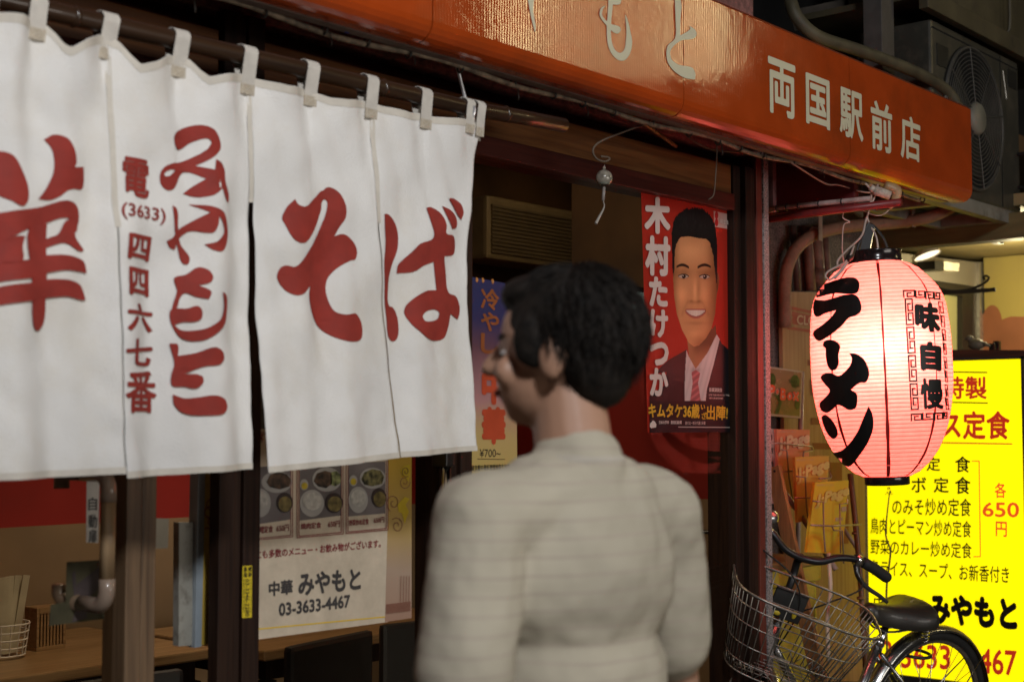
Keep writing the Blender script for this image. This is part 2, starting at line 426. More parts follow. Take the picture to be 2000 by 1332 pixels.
door1 = thing('glass_door', 'glass entrance door with worn oak stile and wooden pull handle', 'door', (1.25, DW, 0))
pane(door1, .70, 1.689, .3, 2.16)
part('stile', door1, wstile, ((1.691, DW - .03, .02), (1.7285, DW + .05, 2.165)), ((1.7305, DW - .026, .02), (1.766, DW + .05, 2.165)), ((.62, DW - .03, .02), (.698, DW + .05, 2.165)))
part('bottom_rail', door1, wstile, ((.70, DW - .02, .02), (1.689, DW + .04, .298)))
# pull handle: wooden grip between two plastic elbows
plast = M('beige_plastic', (.30, .22, .165), .3, var=.06, coat=.3)
hY = DW - .075; P0 = PY(212, 958, hY); P1 = PY(212, 1152, hY); hx = P0.x; r_ = .0158
bm = B(); tube(bm, [(hx, hY, P0.z - .02), (hx, hY, P1.z + .018)], r_ * .94, 18); keep_part(fin('handle_grip', bm, wood('light_oak_grip', (.40, .27, .15), (.24, .15, .075), 'Z', .4, 2.2), smooth=True), door1)
for z0, sg in ((P0.z, 1), (P1.z, -1)):
    bm = B(); pts = [(hx, hY, z0 - sg * .022), (hx, hY, z0)] + [(hx, hY + .032 - .032 * math.cos(a), z0 + sg * .032 * math.sin(a)) for a in [R(k) for k in (18, 36, 54, 72, 90)]] + [(hx, DW + .012, z0 + sg * .032)]
    tube(bm, pts, r_, 18); keep_part(fin('handle_elbow', bm, plast, smooth=True), door1)
    bm = B(); tube(bm, [(hx, DW + .017, z0 + sg * .032), (hx, DW + .075, z0 + sg * .032), (hx, DW + .09, z0 + sg * .02), (hx, DW + .09, z0)], r_, 14); keep_part(fin('inner_elbow', bm, plast, smooth=True), door1)
pl = Pl('Y', DW + .0095)
st = sheet('door_sticker', [[(169, 935), (194, 935), (192, 1060), (168, 1059)]], pl, .0005, white_pr, None); keep_part(st, door1)
bm = B()
for c, yc in zip('自動扉', (984, 1018, 1047)): text_rect(bm, c, pl, 172, yc - 13, yc + 13, 189, .0012, .012)
o = fin('sticker_lettering', bm, black); o.parent = st; 
pl2 = Pl('Y', DW - .0285)
ys = M('sticker_yellow', (.72, .55, .02), .45, var=.05)
st = sheet('repair_sticker', [[(473.5, 1105), (492, 1104), (491.5, 1205), (472.5, 1206.5)]], pl2, .0006, ys, None); keep_part(st, shop)
bm = B()
def rot_text(s, xl, xr, yt, yb, bold=0.):     # lettering that reads downwards
    q = [pl2.px(*p) for p in ((xr, yt), (xr, yb), (xl, yb), (xl, yt))]
    text_into(bm, s, lambda u, v, o: pl2.at(lerp(lerp(q[3][0], q[2][0], u), lerp(q[0][0], q[1][0], u), v), lerp(lerp(q[3][1], q[2][1], u), lerp(q[0][1], q[1][1], u), v), .0012 + o), bold)
rot_text('緊急', 484, 491, 1106, 1127, .02); rot_text('修理', 475, 482, 1106, 1127, .02)
rot_text('シャッター・ドアー・カギ', 487, 491, 1130, 1196); rot_text('03-3346-2280', 478.5, 486, 1130, 1203, .015); rot_text('新宿区西新宿 年中無休', 474.5, 477.5, 1130, 1196)
o = fin('sticker_lettering', bm, black); o.parent = st

# ------------------------------------------------------------------ room behind the glass
cream = M('cream_wall', (.31, .21, .12), .8, var=.12, scale=3); redw = M('red_wall', (.34, .018, .012), .55, var=.15, scale=2)
brownw = M('brown_wall', (.13, .07, .028), .7, var=.3, scale=3)
bm = B()
for i, (z0, z1) in enumerate(((0, 1.1), (1.1, 1.95), (1.95, 2.85))):
    for a, b in (((-1.6, 4.6, z0), (9.4, 4.72, z1)), ((-1.72, 2.7, z0), (-1.6, 4.6, z1)), ((9.4, 2.9, z0), (9.5, 4.6, z1))):
        n0 = len(bm.faces); box(bm, a, b); bm.faces.ensure_lookup_table()
        for f in bm.faces[n0:]: f.material_index = i
for i, (z0, z1) in enumerate(((0, 1.2), (1.2, 1.78), (1.78, 2.85))):
    n0 = len(bm.faces); box(bm, (4.25, DW + .12, z0), (4.328, 3.32, z1)); bm.faces.ensure_lookup_table()
    for f in bm.faces[n0:]: f.material_index = i
bm.verts.ensure_lookup_table()
tag(fin('interior_wall', bm, [cream, redw, brownw]), 'red and cream walls of the dining room', kind='structure')
bm = B(); box(bm, (-1.6, DW + .21, 2.85), (9.4, 4.7, 2.95)); tag(fin('interior_ceiling', bm, brownw), 'dark brown ceiling of the dining room', kind='structure')
bm = B(); box(bm, (-1.6, DW + .02, .002), (9.4, 4.7, .02)); tag(fin('interior_floor', bm, M('floor_tile', (.06, .045, .04), .4)), 'dark tiled floor of the dining room', kind='structure')
part('transom_back', shop, brownw, ((-2.5, DW + .09, 2.17), (1.9, DW + .12, 2.36)), bev=0)

wtable = wood('table_top_wood', (.42, .27, .13), (.27, .16, .07), 'X', .35)
def table(loc, w, d, label):
    t = thing('dining_table', label, 'table', loc, 'wooden tables inside the shop')
    bm = B(); box(bm, (-w / 2, -d / 2, .70), (w / 2, d / 2, .735), .006); fin('table_top', bm, wtable, t)
    bm = B(); box(bm, (-w / 2 + .05, -d / 2 + .05, .63), (w / 2 - .05, d / 2 - .05, .699)); fin('apron', bm, wdark, t)
    for sx in (-1, 1):
        for sy in (-1, 1):
            bm = B(); box(bm, (sx * (w / 2 - .06) - .025, sy * (d / 2 - .06) - .025, .02), (sx * (w / 2 - .06) + .025, sy * (d / 2 - .06) + .025, .629), .004); fin('leg', bm, wdark, t)
    return t
table((2.35, 4.15, 0), 1.2, .75, 'wooden table inside the glass door carrying the basket and napkin box')
table((3.55, 3.95, 0), 1.1, .7, 'wooden table inside behind the oak door stile and menu board')
bkch = M('chair_black', (.020, .018, .018), .45)
def chair(loc, rz, label):
    t = thing('dining_chair', label, 'chair', loc, 'dark chairs inside the shop'); t.rotation_euler.z = rz
    bm = B(); box(bm, (-.2, -.2, .41), (.2, .2, .45), .015); fin('seat', bm, bkch, t)
    bm = B(); box(bm, (-.19, .17, .5), (.19, .2, .86), .015); fin('backrest', bm, bkch, t)
    for sx in (-1, 1):
        for sy in (-1, 1):
            bm = B(); box(bm, (sx * .18 - .016, sy * .18 - .016, .02), (sx * .18 + .016, sy * .18 + .016, .409 if sy < 0 else .5)); fin('leg', bm, bkch, t)
chair((2.0, 3.12, 0), R(175), 'dark chair with its back to the glass entrance door')
chair((2.72, 3.2, 0), R(190), 'dark chair inside seen between oak stile and black post')
chair((3.25, 3.25, 0), R(170), 'dark chair inside below the hanging menu poster')
# things on the table
t = thing('wire_basket', 'pale basket of menus standing on the table inside the door', 'basket', (2.38, 4.12, .736)); t.scale = (.8, .8, .8)
bm = B()
for k in range(5): ring(bm, (0, 0, .012 + .03 * k), .09 + .004 * k, .0035, 'Z', 20, 5)
for k in range(18): a = k * math.pi / 9; tube(bm, [(.09 * math.cos(a), .09 * math.sin(a), .012), (.106 * math.cos(a), .106 * math.sin(a), .132)], .0025, 5)
fin('wires', bm, white_pr, t)
bm = B()
for k in range(9):
    a = -.5 + k * .12; obox(bm, (-.06 + k * .015, .01 * math.sin(k), .012), (-.09 + k * .024, .02 * math.cos(k), .31), .03, .004, (0, 1, 0))
fin('menu_cards', bm, M('menu_card', (.55, .50, .36), .6), t)
t = thing('napkin_box', 'small wooden slatted box on the table inside the glass door', 'box', (2.57, 4.18, .736)); t.scale = (.62, .62, .62)
bm = B(); box(bm, (-.085, -.06, 0), (.085, .06, .02)); box(bm, (-.085, .035, .0205), (.085, .06, .22), .003); box(bm, (-.085, -.06, .0205), (-.07, .034, .22), .003); box(bm, (.07, -.06, .0205), (.085, .034, .22), .003); box(bm, (-.069, -.06, .19), (.069, .034, .22))
fin('case', bm, wtable, t)
bm = B()
for k in range(7): box(bm, (-.06 + k * .019, -.055, .0205), (-.049 + k * .019, -.045, .189))
fin('slats', bm, wtable, t)
# wall unit, glowing panel imitating a glass reflection, pendant, notices inside
t = thing('wall_air_conditioner', 'white louvred air conditioner high inside, seen right of the curtain', 'air conditioner', (5.32, 4.58, 2.24))
bm = B(); box(bm, (-.36, -.2, 0), (.36, .015, .3), .02); fin('casing', bm, M('ac_cream', (.20, .16, .09), .5), t)
bm = B()
for k in range(13): box(bm, (-.33, -.208, .03 + k * .018), (.33, -.201, .042 + k * .018))
fin('louvre', bm, M('ac_louvre', (.12, .095, .055), .5), t)
rflp = Pl('Y', 2.95)
a0, z1 = rflp.px(1133, 556); a1, z0 = rflp.px(1262, 662)
t = thing('reflection_panel', 'lit panel standing in for a glass reflection, between the person and the election poster', 'reflection_panel', ((a0 + a1) / 2, 2.985, z0))
w = (a1 - a0) / 2; hh = z1 - z0
bm = B(); box(bm, (-w - .02, -.03, -.02), (w + .02, .03, hh + .02), .006); fin('housing', bm, blackg, t)
bm = B(); box(bm, (-w, -.034, 0), (w, -.031, hh)); scr = fin('glow_sheet', bm, emis('reflection_glow', (.30, .46, .44), .32, var=.5, scale=9), t)  # emission stands in for a street stall mirrored in the window glass
bm = B(); P = [[(-w * .8, hh * .52), (-w * .72, hh * .62), (w * .9, hh * .56), (w * .95, hh * .42), (-w * .75, hh * .44)], [(-w * .1, hh * .5), (-w * .02, hh * .82), (w * .05, hh * .5)]] + [ell(-w * .7 + k * w * .26, hh * .42, w * .11, hh * .1, 12) for k in range(7)]
fin('reflected_stall', polymesh(P, lambda a, z, k: Vector((a, -.0345 - k * .0003, z))), emis('reflection_orange', (.33, .16, .045), .45), t)
bm = B(); obox(bm, (0, .03, hh * .5), (.2, .1, hh * .5), .05, .05); fin('wall_arm', bm, blk_met, t)
pp = PY(912, 482, 3.6)
t = thing('pendant_lamp', 'tiny glowing orange pendant lamp inside, at the right edge of the curtain', 'lamp', pp)
bm = B(); lathe(bm, [(.012, -.025), (.016, -.02), (.017, .02), (.012, .026)], seg=14, cap=True); fin('lamp_shade', bm, emis('lamp_orange', (1, .5, .12), 2.2), t, True)
bm = B(); tube(bm, [(0, 0, .026), (0, 0, 2.85 - pp.z)], .003, 6); fin('cord', bm, black, t)
nb = Pl('Y', DW + .10)
t = sheet('pink_notice', [[(765, 190), (812, 204), (812, 240), (765, 228)]], nb, 0, M('pink_paper', (.30, .12, .09), .7), None); tag(t, 'small pink handwritten notice above the curtain pole', 'notice')
bm = B(); ln = []
for k in range(4): ln.append([(769, 198 + k * 8), (807, 209 + k * 8)])
strokes(bm, ln, nb, .001, .003); o = fin('notice_lines', bm, dred_pr, None); o.parent = t
t = sheet('paper_flyer', [[(130, 1097), (200, 1093), (204, 1208), (95, 1222), (99, 1180), (128, 1175)]], Pl('Y', DW + .03), 0, M('olive_paper', (.13, .125, .085), .7, var=.3, scale=14), None); tag(t, 'crumpled olive flyer stuck inside the glass door below the handle', 'flyer')
bm = polymesh([[Pl('Y', DW + .03).px(*p) for p in q] for q in ([(150, 1140), (195, 1105), (190, 1150), (165, 1175), (170, 1205), (140, 1215), (150, 1180)], [(140, 1120), (146, 1112), (150, 1160), (144, 1165)])], lambda a, z, k: Vector((a, DW + .029 - k * .0004, z)))
o = fin('flyer_print', bm, M('mauve_print', (.11, .09, .11), .6, var=.3)); o.parent = t
t = sheet('wall_notice', [[(297, 1011), (330, 1013), (328, 1070), (297, 1072)]], Pl('Y', DW + .06), 0, M('cream_paper', (.46, .42, .33), .7, var=.1), None); tag(t, 'blank cream paper hanging inside left of the menu board', 'notice')
# menu board standing inside, between the stile and the black post
yb = DW + .05
t = thing('menu_board', 'narrow yellow menu board with grey metal side and pale blue edge', 'menu board', (1.88, yb, 0))
pb = Pl('Y', yb)
def slab(name, px, d, mat, parent, pln=None, off=0, bevel=0.):
    p_ = pln or pb; q = [p_.px(*c) for c in px]
    bm = B(); fr = [bm.verts.new(p_.at(a, z, off)) for a, z in q]; bk = [bm.verts.new(p_.at(a, z, off - d)) for a, z in q]; n = len(q)
    bm.faces.new(fr); bm.faces.new(bk[::-1])
    for i in range(n): bm.faces.new((fr[i], bk[i], bk[(i + 1) % n], fr[(i + 1) % n]))
    bmesh.ops.recalc_face_normals(bm, faces=bm.faces[:])
    return keep_part(fin(name, bm, mat), parent)
slab('metal_side', [(352, 1020), (379, 1020), (378, 1260), (351, 1262)], .02, M('board_grey', (.30, .29, .25), .6, dirt=(.09, .07, .05), dscale=30), t, off=-.004)
slab('edge_strip', [(385, 900), (398, 900), (390, 1262), (377, 1264)], .03, M('pale_blue_edge', (.33, .38, .42), .45), t, off=.006)
slab('poster_face', [(398, 900), (424, 900), (424, 1254), (390, 1260)], .01, M('board_yellow', (.50, .34, .05), .5, var=.15, scale=4), t, off=.002)
bm = B(); lc = []
for cx, cy, r in ((410, 985, 9), (407, 1000, 10), (412, 1018, 8)): lc.append([(cx + r * math.cos(a * .5), cy + r * 1.1 * math.sin(a * .5)) for a in range(0, 11)])
lc.append([(398, 1031), (424, 1031)])
for k in range(7):
    y = 1160 + k * 13
    lc.append([(403, y), (414, y - 1), (414, y + 8), (406, y + 9), (406, y + 4), (411, y + 4)])
strokes(bm, lc, pb, .004, .0022); keep_part(fin('cloud_print', bm, dred_pr), t)

# ------------------------------------------------------------------ noren curtain
nor = thing('noren_curtain', 'white cotton noren shop curtain with large red brush characters', 'curtain', (1.9, DN, 1.4))
cotton = M('white_cotton', (.82, .80, .77), .85, var=.05, scale=4, bump=.45, bscale=300, spec=.2, dirt=(.72, .66, .56), dscale=1.7)
creamc = M('hem_cotton', (.66, .61, .53), .88, var=.05, scale=30, bump=.35, bscale=380, spec=.2)
strapm = M('strap_cotton', (.60, .56, .50), .9, var=.06, scale=40, bump=.4, bscale=400, spec=.2)
patchm = M('strap_patch', (.50, .43, .33), .9, var=.08, scale=60, bump=.5, bscale=350, spec=.2)
npl = Pl('Y', DN)
SX = [-577, -340, -142, -30, 65, 208, 350, 485, 608, 725, 832, 930]
SW = [npl.px(x, 100)[0] for x in SX]
PB_ = [PY(x, y, DN + .014) for x, y in ((278, 64), (880, 203))]
def pole_z(X):
    a, b = PB_; return a.z + (b.z - a.z) * (X - a.x) / (b.x - a.x)
def fold(X, Z):
    d = max(0., pole_z(X) - .02 - Z); e = min(1, d / .45); e = e * e * (3 - 2 * e)
    k = max([i for i, s in enumerate(SW) if s <= X] or [0]); k = min(k, len(SW) - 2)
    p = min(1, max(0, (X - SW[k]) / (SW[k + 1] - SW[k])))
    left = min(1, max(.35, (2.45 - X) / .7))
    f = -.046 * left * math.sin(math.pi * p) ** 2 * math.exp(-d / .12)
    f += left * (.011 * math.sin(X * 31 + 1.2 + .5 * math.sin(Z * 5)) * e + .006 * math.sin(X * 57 + Z * 3.5) * e)
    f += .0045 * math.sin((X - SW[k]) * 60 * (1 + .6 * d) - d * 26) * math.exp(-d / .20) * (1 - math.exp(-d / .03))
    f += .0035 * math.sin(X * 19 - Z * 31) * math.exp(-((d - .33) / .22) ** 2)
    f += .012 * noise.noise((X * 8, Z * 3.5, 3.1)) * e + .0042 * noise.noise((X * 26 + Z * 9, Z * 17, 7.7))
    return f
def cl(a, z, off=0): return Vector((a, DN + fold(a, z) - off, z))
def pw(pts, t):
    for (a, b), (c, d) in zip(pts, pts[1:]):
        if t <= c: return b + (d - b) * max(0, (t - a)) / (c - a)
    return pts[-1][1]
panels = [
 (dict(xl=[(0, -577), (1, -590)], xr=[(0, -144), (1, -152)], top=[(-577, -120), (-460, -60), (-340, -60), (-250, -20), (-142, -22)], bot=[(0, 962), (1, 946)])),
 (dict(xl=[(0, -142), (1, -150)], xr=[(0, 208), (1, 237)], top=[(-142, -22), (-90, 22), (-30, 24), (0, 30), (30, 38), (84, 47), (98, 66), (112, 90), (124, 98), (150, 82), (188, 70), (208, 72)], bot=[(0, 946), (.4, 938), (1, 925)])),
 (dict(xl=[(0, 209), (1, 239)], xr=[(0, 484), (.35, 492), (1, 498)], top=[(208, 72), (228, 82), (246, 110), (262, 130), (285, 126), (315, 112), (350, 108), (368, 118), (382, 140), (395, 154), (420, 150), (468, 145), (485, 146)], bot=[(0, 934), (1, 916)])),
 (dict(xl=[(0, 487), (.3, 500), (.6, 505), (1, 521)], xr=[(0, 723), (.35, 735), (.6, 752), (1, 784)], top=[(487, 149), (500, 155), (545, 172), (590, 174), (608, 178), (640, 193), (665, 198), (705, 197), (723, 200)], bot=[(0, 923), (.5, 910), (1, 894)])),
 (dict(xl=[(0, 726), (.35, 737), (.6, 754), (1, 786)], xr=[(0, 936), (.1, 928), (.3, 915), (.5, 914), (.75, 922), (1, 931)], top=[(726, 202), (745, 208), (790, 221), (820, 222), (845, 228), (870, 232), (905, 234), (936, 243)], bot=[(0, 893), (1, 880)])),
]
def ppos(P, s, v):
    x = lerp(pw(P['xl'], v), pw(P['xr'], v), s); xt = lerp(P['xl'][0][1], P['xr'][0][1], s)
    return x, lerp(pw(P['top'], xt), pw(P['bot'], s), v)
for P in panels:
    bm = B(); NS, NV = 64, 90; g = []
    for i in range(NS + 1):
        col = []
        for j in range(NV + 1):
            a, z = npl.px(*ppos(P, i / NS, j / NV)); col.append(bm.verts.new(cl(a, z)))
        g.append(col)
    for i in range(NS):
        for j in range(NV): bm.faces.new((g[i][j], g[i][j + 1], g[i + 1][j + 1], g[i + 1][j]))
    o = keep_part(fin('curtain_panel', bm, cotton, smooth=True), nor)
    sd = o.modifiers.new('thick', 'SOLIDIFY'); sd.thickness = .0012; sd.offset = 1
    # hems: bottom and top strips
    for nm, v0, v1 in (('bottom_hem', .984, 1.0), ('top_hem', .001, .021)):
        bm = B(); g = []
        for i in range(NS + 1):
            pts_ = []
            for v in (v0, v1):
                a, z = npl.px(*ppos(P, i / NS, v)); pts_.append(bm.verts.new(cl(a, z, .0022)))
            g.append(pts_)
        for i in range(NS): bm.faces.new((g[i][0], g[i][1], g[i + 1][1], g[i + 1][0]))
        h = fin(nm, bm, creamc, None, True); h.parent = o
def on_cloth(name, polys, mat, cv=None, off=.0032, grid=.022):
    cv = cv or (lambda x, y: (x, y)); P = []
    for loops in polys:
        if not isinstance(loops[0][0], (tuple, list)): loops = [loops]
        P.append([[npl.px(*cv(*p)) for p in l] for l in loops])
    return keep_part(fin(name, polymesh(P, lambda a, z, k: cl(a, z, off + k * .0004), grid), mat, smooth=True), nor)
for q in ([(205, 112), (214, 112), (226, 445), (217, 445)], [(482, 186), (489, 186), (499, 395), (491, 395)], [(721, 232), (728, 232), (740, 436), (733, 436)]):
    on_cloth('seam_band', [q], creamc, off=.0024)
c1 = crop(0, 0, 2.664)
# the first character, partly outside the picture on the left
kA = [
 [(220, 730), (265, 705), (330, 725), (370, 790), (380, 850), (372, 875), (432, 870), (437, 915), (430, 985), (380, 985), (340, 995), (300, 1025), (250, 1045), (185, 1040), (230, 980), (265, 900), (262, 800), (245, 760)],
 [(-60, 800), (0, 790), (50, 815), (100, 900), (130, 980), (128, 1050), (95, 1078), (40, 1050), (0, 1030), (-60, 990), (-220, 985), (-230, 880), (-100, 880)],
 [(-240, 1160), (0, 1108), (200, 1080), (330, 1045), (385, 1058), (412, 1090), (418, 1150), (405, 1190), (348, 1135), (230, 1165), (140, 1190), (0, 1260), (-60, 1290), (-240, 1320)],
 [(340, 1148), (412, 1140), (405, 1200), (390, 1215), (445, 1300), (430, 1310), (330, 1265), (240, 1290), (235, 1250), (300, 1220)],
 [(140, 1185), (240, 1165), (240, 1565), (245, 1620), (235, 1690), (205, 1722), (175, 1712), (155, 1620), (155, 1560), (145, 1400)],
 [(-240, 1420), (-60, 1387), (0, 1367), (140, 1352), (230, 1330), (330, 1327), (400, 1342), (440, 1362), (455, 1422), (430, 1417), (330, 1407), (240, 1422), (155, 1447), (0, 1467), (-60, 1482), (-240, 1520)],
 [(-300, 1560), (-60, 1512), (0, 1490), (150, 1472), (240, 1455), (350, 1457), (420, 1482), (440, 1512), (455, 1562), (430, 1562), (350, 1544), (240, 1552), (150, 1567), (0, 1587), (-60, 1602), (-300, 1650)],
 [(-100, 1280), (0, 1257), (60, 1232), (110, 1232), (95, 1282), (95, 1357), (0, 1367), (-60, 1372), (-100, 1375)]]
on_cloth('brush_lettering', softs(kA), red_ink, c1)
mi = [[(903, 705), (950, 670), (1020, 655), (1090, 680), (1120, 730), (1125, 780), (1100, 810), (1040, 850), (1010, 865), (1085, 890), (1095, 835), (1125, 850), (1145, 890), (1145, 950), (1175, 1030), (1165, 1060), (1150, 1055), (1120, 985), (1080, 1020), (1020, 1030), (950, 1010), (1050, 935), (970, 895), (930, 930), (900, 985), (870, 992), (835, 960), (830, 900), (850, 870), (900, 850), (960, 840), (1075, 750), (1060, 728), (990, 745), (940, 780), (925, 775)], [(850, 905), (880, 885), (912, 885), (880, 915), (855, 918)]]
ya = [[(920, 1200), (1000, 1150), (1065, 1110), (1020, 1085), (975, 1065), (1060, 1075), (1130, 1110), (1160, 1170), (1168, 1215), (1150, 1282), (1120, 1312), (1080, 1305), (1045, 1275), (1100, 1260), (1138, 1210), (1125, 1160), (1105, 1130), (1100, 1180), (1080, 1215), (1050, 1215), (1000, 1205), (970, 1210), (930, 1245), (915, 1300), (890, 1290), (868, 1255), (900, 1235)],
      [(890, 1070), (912, 1085), (920, 1180), (940, 1270), (985, 1340), (975, 1375), (955, 1375), (930, 1300), (905, 1200)]]
mo = [[(905, 1447), (960, 1430), (1020, 1392), (1055, 1407), (1072, 1447), (1060, 1472), (1010, 1487), (1062, 1522), (1052, 1560), (1000, 1547), (950, 1527), (925, 1557), (915, 1592), (905, 1612), (885, 1622), (895, 1572), (915, 1512)],
      [(885, 1612), (960, 1607), (1010, 1594), (1030, 1622), (1025, 1662), (990, 1677), (940, 1677), (900, 1692), (930, 1717), (980, 1722), (1060, 1707), (1110, 1672), (1135, 1612), (1130, 1552), (1120, 1522), (1150, 1542), (1165, 1612), (1155, 1672), (1110, 1732), (1040, 1772), (990, 1777), (930, 1757), (900, 1717), (882, 1662)]]
to = [[(880, 1787), (915, 1792), (920, 1852), (1010, 1837), (1095, 1807), (1140, 1832), (1145, 1872), (1120, 1897), (1050, 1907), (985, 1932), (950, 1945), (1040, 1957), (1045, 1992), (1010, 2022), (950, 2012), (895, 2007), (890, 1952), (905, 1892)],
      [(895, 2052), (950, 2072), (1020, 2067), (1100, 2057), (1150, 2082), (1160, 2122), (1135, 2152), (1060, 2162), (990, 2160), (930, 2142), (900, 2102)]]
on_cloth('brush_lettering', softs([mi] + ya + mo + to), red_ink, c1)
bm = B()
def cloth_char(s, xl, yt, xr, yb, bold):
    a0, z1 = npl.px(xl, yt); a1, z0 = npl.px(xr, yb)
    text_into(bm, s, lambda u, v, o: cl(lerp(a0, a1, u), lerp(z0, z1, v), .0034 + o), bold, .12)
for s, xl, yt, xr, yb, b in (('電', 232, 306, 288, 390, .022), ('(3633)', 229, 396, 319, 441, .014), ('四', 238, 456, 296, 512, .03), ('四', 241, 521, 298, 581, .03), ('六', 236, 590, 304, 650, .03), ('七', 234, 660, 305, 716, .03), ('番', 236, 722, 312, 807, .022)):
    cloth_char(s, xl, yt, xr, yb, b)
keep_part(fin('phone_lettering', bm, red_ink, smooth=True), nor)
so = [(571, 390), (576, 400), (588, 405), (610, 390), (629, 373), (633, 372), (636, 368), (642, 366), (659, 379), (670, 405), (669.5, 428), (659, 447), (651.5, 462), (669, 457.6), (689, 473), (695.6, 491), (691, 507), (681, 509.5), (657, 524), (642.5, 542), (637.7, 562), (640.5, 582), (652.7, 609), (669, 615), (689, 613), (701, 627), (704.6, 643), (701, 663.5), (681, 667.5), (652.7, 659), (624, 635), (608, 603), (604, 574), (606, 558), (592, 572), (575.6, 577.5), (555, 566), (541, 542), (547, 523.6), (554.6, 519), (571.6, 521.6), (588, 505), (612, 469), (628, 436), (638, 405), (638, 393), (633, 390), (628, 396), (626, 410), (612, 445), (592, 473), (580, 476), (567, 469), (553, 440), (548, 426), (557, 404)]
on_cloth('brush_lettering', softs([so]), red_ink)
ba = [[(748, 418), (756, 419.5), (770, 436.5), (775.5, 457), (774, 485), (764, 521.6), (760, 562), (766, 598), (772, 599), (780, 643), (774, 665.5), (766, 665.5), (758, 620), (752, 570), (747, 521.6), (746, 509.5), (750, 469)],
      [[(830, 406), (839, 405), (855, 416), (865.5, 440.5), (865.5, 457), (884, 461), (891, 477), (890, 495), (884, 499), (867.5, 500.5), (871.6, 534), (875.6, 572), (892, 578), (902, 598.6), (902, 615), (898, 624), (880, 613), (875.6, 639), (867.5, 659.5), (847, 666), (827, 661.5), (811, 647), (801, 635), (790.5, 611), (794.6, 594.6), (811, 578), (831, 568), (849, 567), (847, 534), (845, 511.5), (823, 519.6), (802.7, 531.7), (776, 534), (776, 517.6), (794.6, 497), (815, 477), (841, 465.7), (837, 432)], [(817, 619), (825, 609), (843, 605), (853, 609), (851, 623), (835, 628), (821, 627)]],
      [(859, 403), (875.6, 412), (888, 428), (888.6, 444.6), (879.7, 448.6), (869.5, 428)], [(872, 388.5), (884, 388.5), (897, 398), (902, 416.7), (899, 430), (890, 420), (880.5, 403.5)]]
on_cloth('brush_lettering', softs(ba), red_ink)
# straps over the pole
PR = .0185; PYc = DN + .014
def strap(X, w, ybp, shift=.008):
    zb = PY(0, 0, DN).z
    a, zbot = npl.px(*ybp); zp = pole_z(X + shift)
    yf = DN + fold(X, zbot) - .005
    path = [(yf, zbot), (yf, zbot + .022), (lerp(yf, PYc - PR - .003, .6), lerp(zbot + .022, zp, .6))]
    path += [(PYc - (PR + .003) * math.cos(R(k)), zp + (PR + .003) * math.sin(R(k))) for k in range(0, 181, 20)] + [(PYc + PR * .6, zp - .035), (DN + .012, zp - .075)]
    for nm, lo, hi, mt, grow in (('strap', 0, len(path), strapm, 0), ('strap_patch', 0, 2, patchm, .0012)):
        bm = B(); pr = None
        for k, (y, z) in enumerate(path[lo:hi]):
            sx = shift * min(1, k / 4)
            row = [bm.verts.new((X + sx + i * w / 2 * (1 + grow * 20), y - grow, z)) for i in (-1, 0, 1)]
            if pr:
                for i in (0, 1): bm.faces.new((pr[i], pr[i + 1], row[i + 1], row[i]))
            pr = row
        o = keep_part(fin(nm, bm, mt), nor)
        s = o.modifiers.new('thick', 'SOLIDIFY'); s.thickness = .0022; s.offset = 0
    bm = B(); q = [(X - w * .4, zbot + .002), (X + w * .4, zbot + .002), (X + w * .4, zbot + .020), (X - w * .4, zbot + .020)]
    for i, j in ((0, 1), (1, 2), (2, 3), (3, 0), (0, 2), (1, 3)):
        tube(bm, [(q[i][0], yf - .0028, q[i][1]), (q[j][0], yf - .0028, q[j][1])], .0005, 4)
    keep_part(fin('stitching', bm, creamc), nor)
for x, y in ((-460, -40), (-340, -20), (-142, 20), (-30, 50), (65, 81), (207, 117), (347, 152), (481, 186), (604, 208), (721, 233), (827, 253)):
    a, z = npl.px(x, y); strap(a, .0335, (x, y))
for x, y in ((910, 262), (931, 268)):
    a, z = npl.px(x, y); strap(a, .027, (x, y), .014)
bam = wood('smoked_bamboo', (.045, .022, .011), (.022, .011, .006), 'X', .3, coat=.3)
po = thing('bamboo_pole', 'long dark bamboo pole carrying the white noren curtain', 'pole', PB_[1])
bm = B(); a = PB_[0]; b = PB_[1]; d = (b - a) / (b.x - a.x); tip = PY(1101, 245, PYc)
tube(bm, [a + d * (-2.2 - a.x + .5), a, b, b + d * .1, lerp(b, tip, .6), tip], PR, 16); 
for X in (.4, .95, 1.42, 1.83, 2.2, 2.62): 
    c = a + d * (X - a.x) if X < b.x else lerp(b, tip, (X - b.x) / (tip.x - b.x)); tube(bm, [c - d * .006, c, c + d * .006], [PR + .0004, PR + .0022, PR + .0004], 16)
keep_part(fin('bamboo_culm', bm, bam, smooth=True), po)
hk = thing('pole_hook', 'white wire hook holding up the right end of the curtain pole', 'hook', PY(900, 150, DN))
bm = B(); p0 = PY(887, 103, DN + .01); p1 = PY(912, 203, DN + .01)
tube(bm, [p0 + Vector((-.012, .01, .004)), p0, lerp(p0, p1, .2) + Vector((-.002, 0, 0)), p1, p1 + Vector((.004, -.02, -.012)), p1 + Vector((.0, -.012, -.040)), p1 + Vector((-.008, .02, -.042))], .0042, 8, sm=5)
keep_part(fin('hook_wire', bm, M('galvanised', (.6, .6, .62), .3, .6)), hk)
bm = B(); box(bm, p0 + Vector((-.03, -.005, .0)), p0 + Vector((.01, .03, .012)), .002); keep_part(fin('hook_clip', bm, steel), hk)
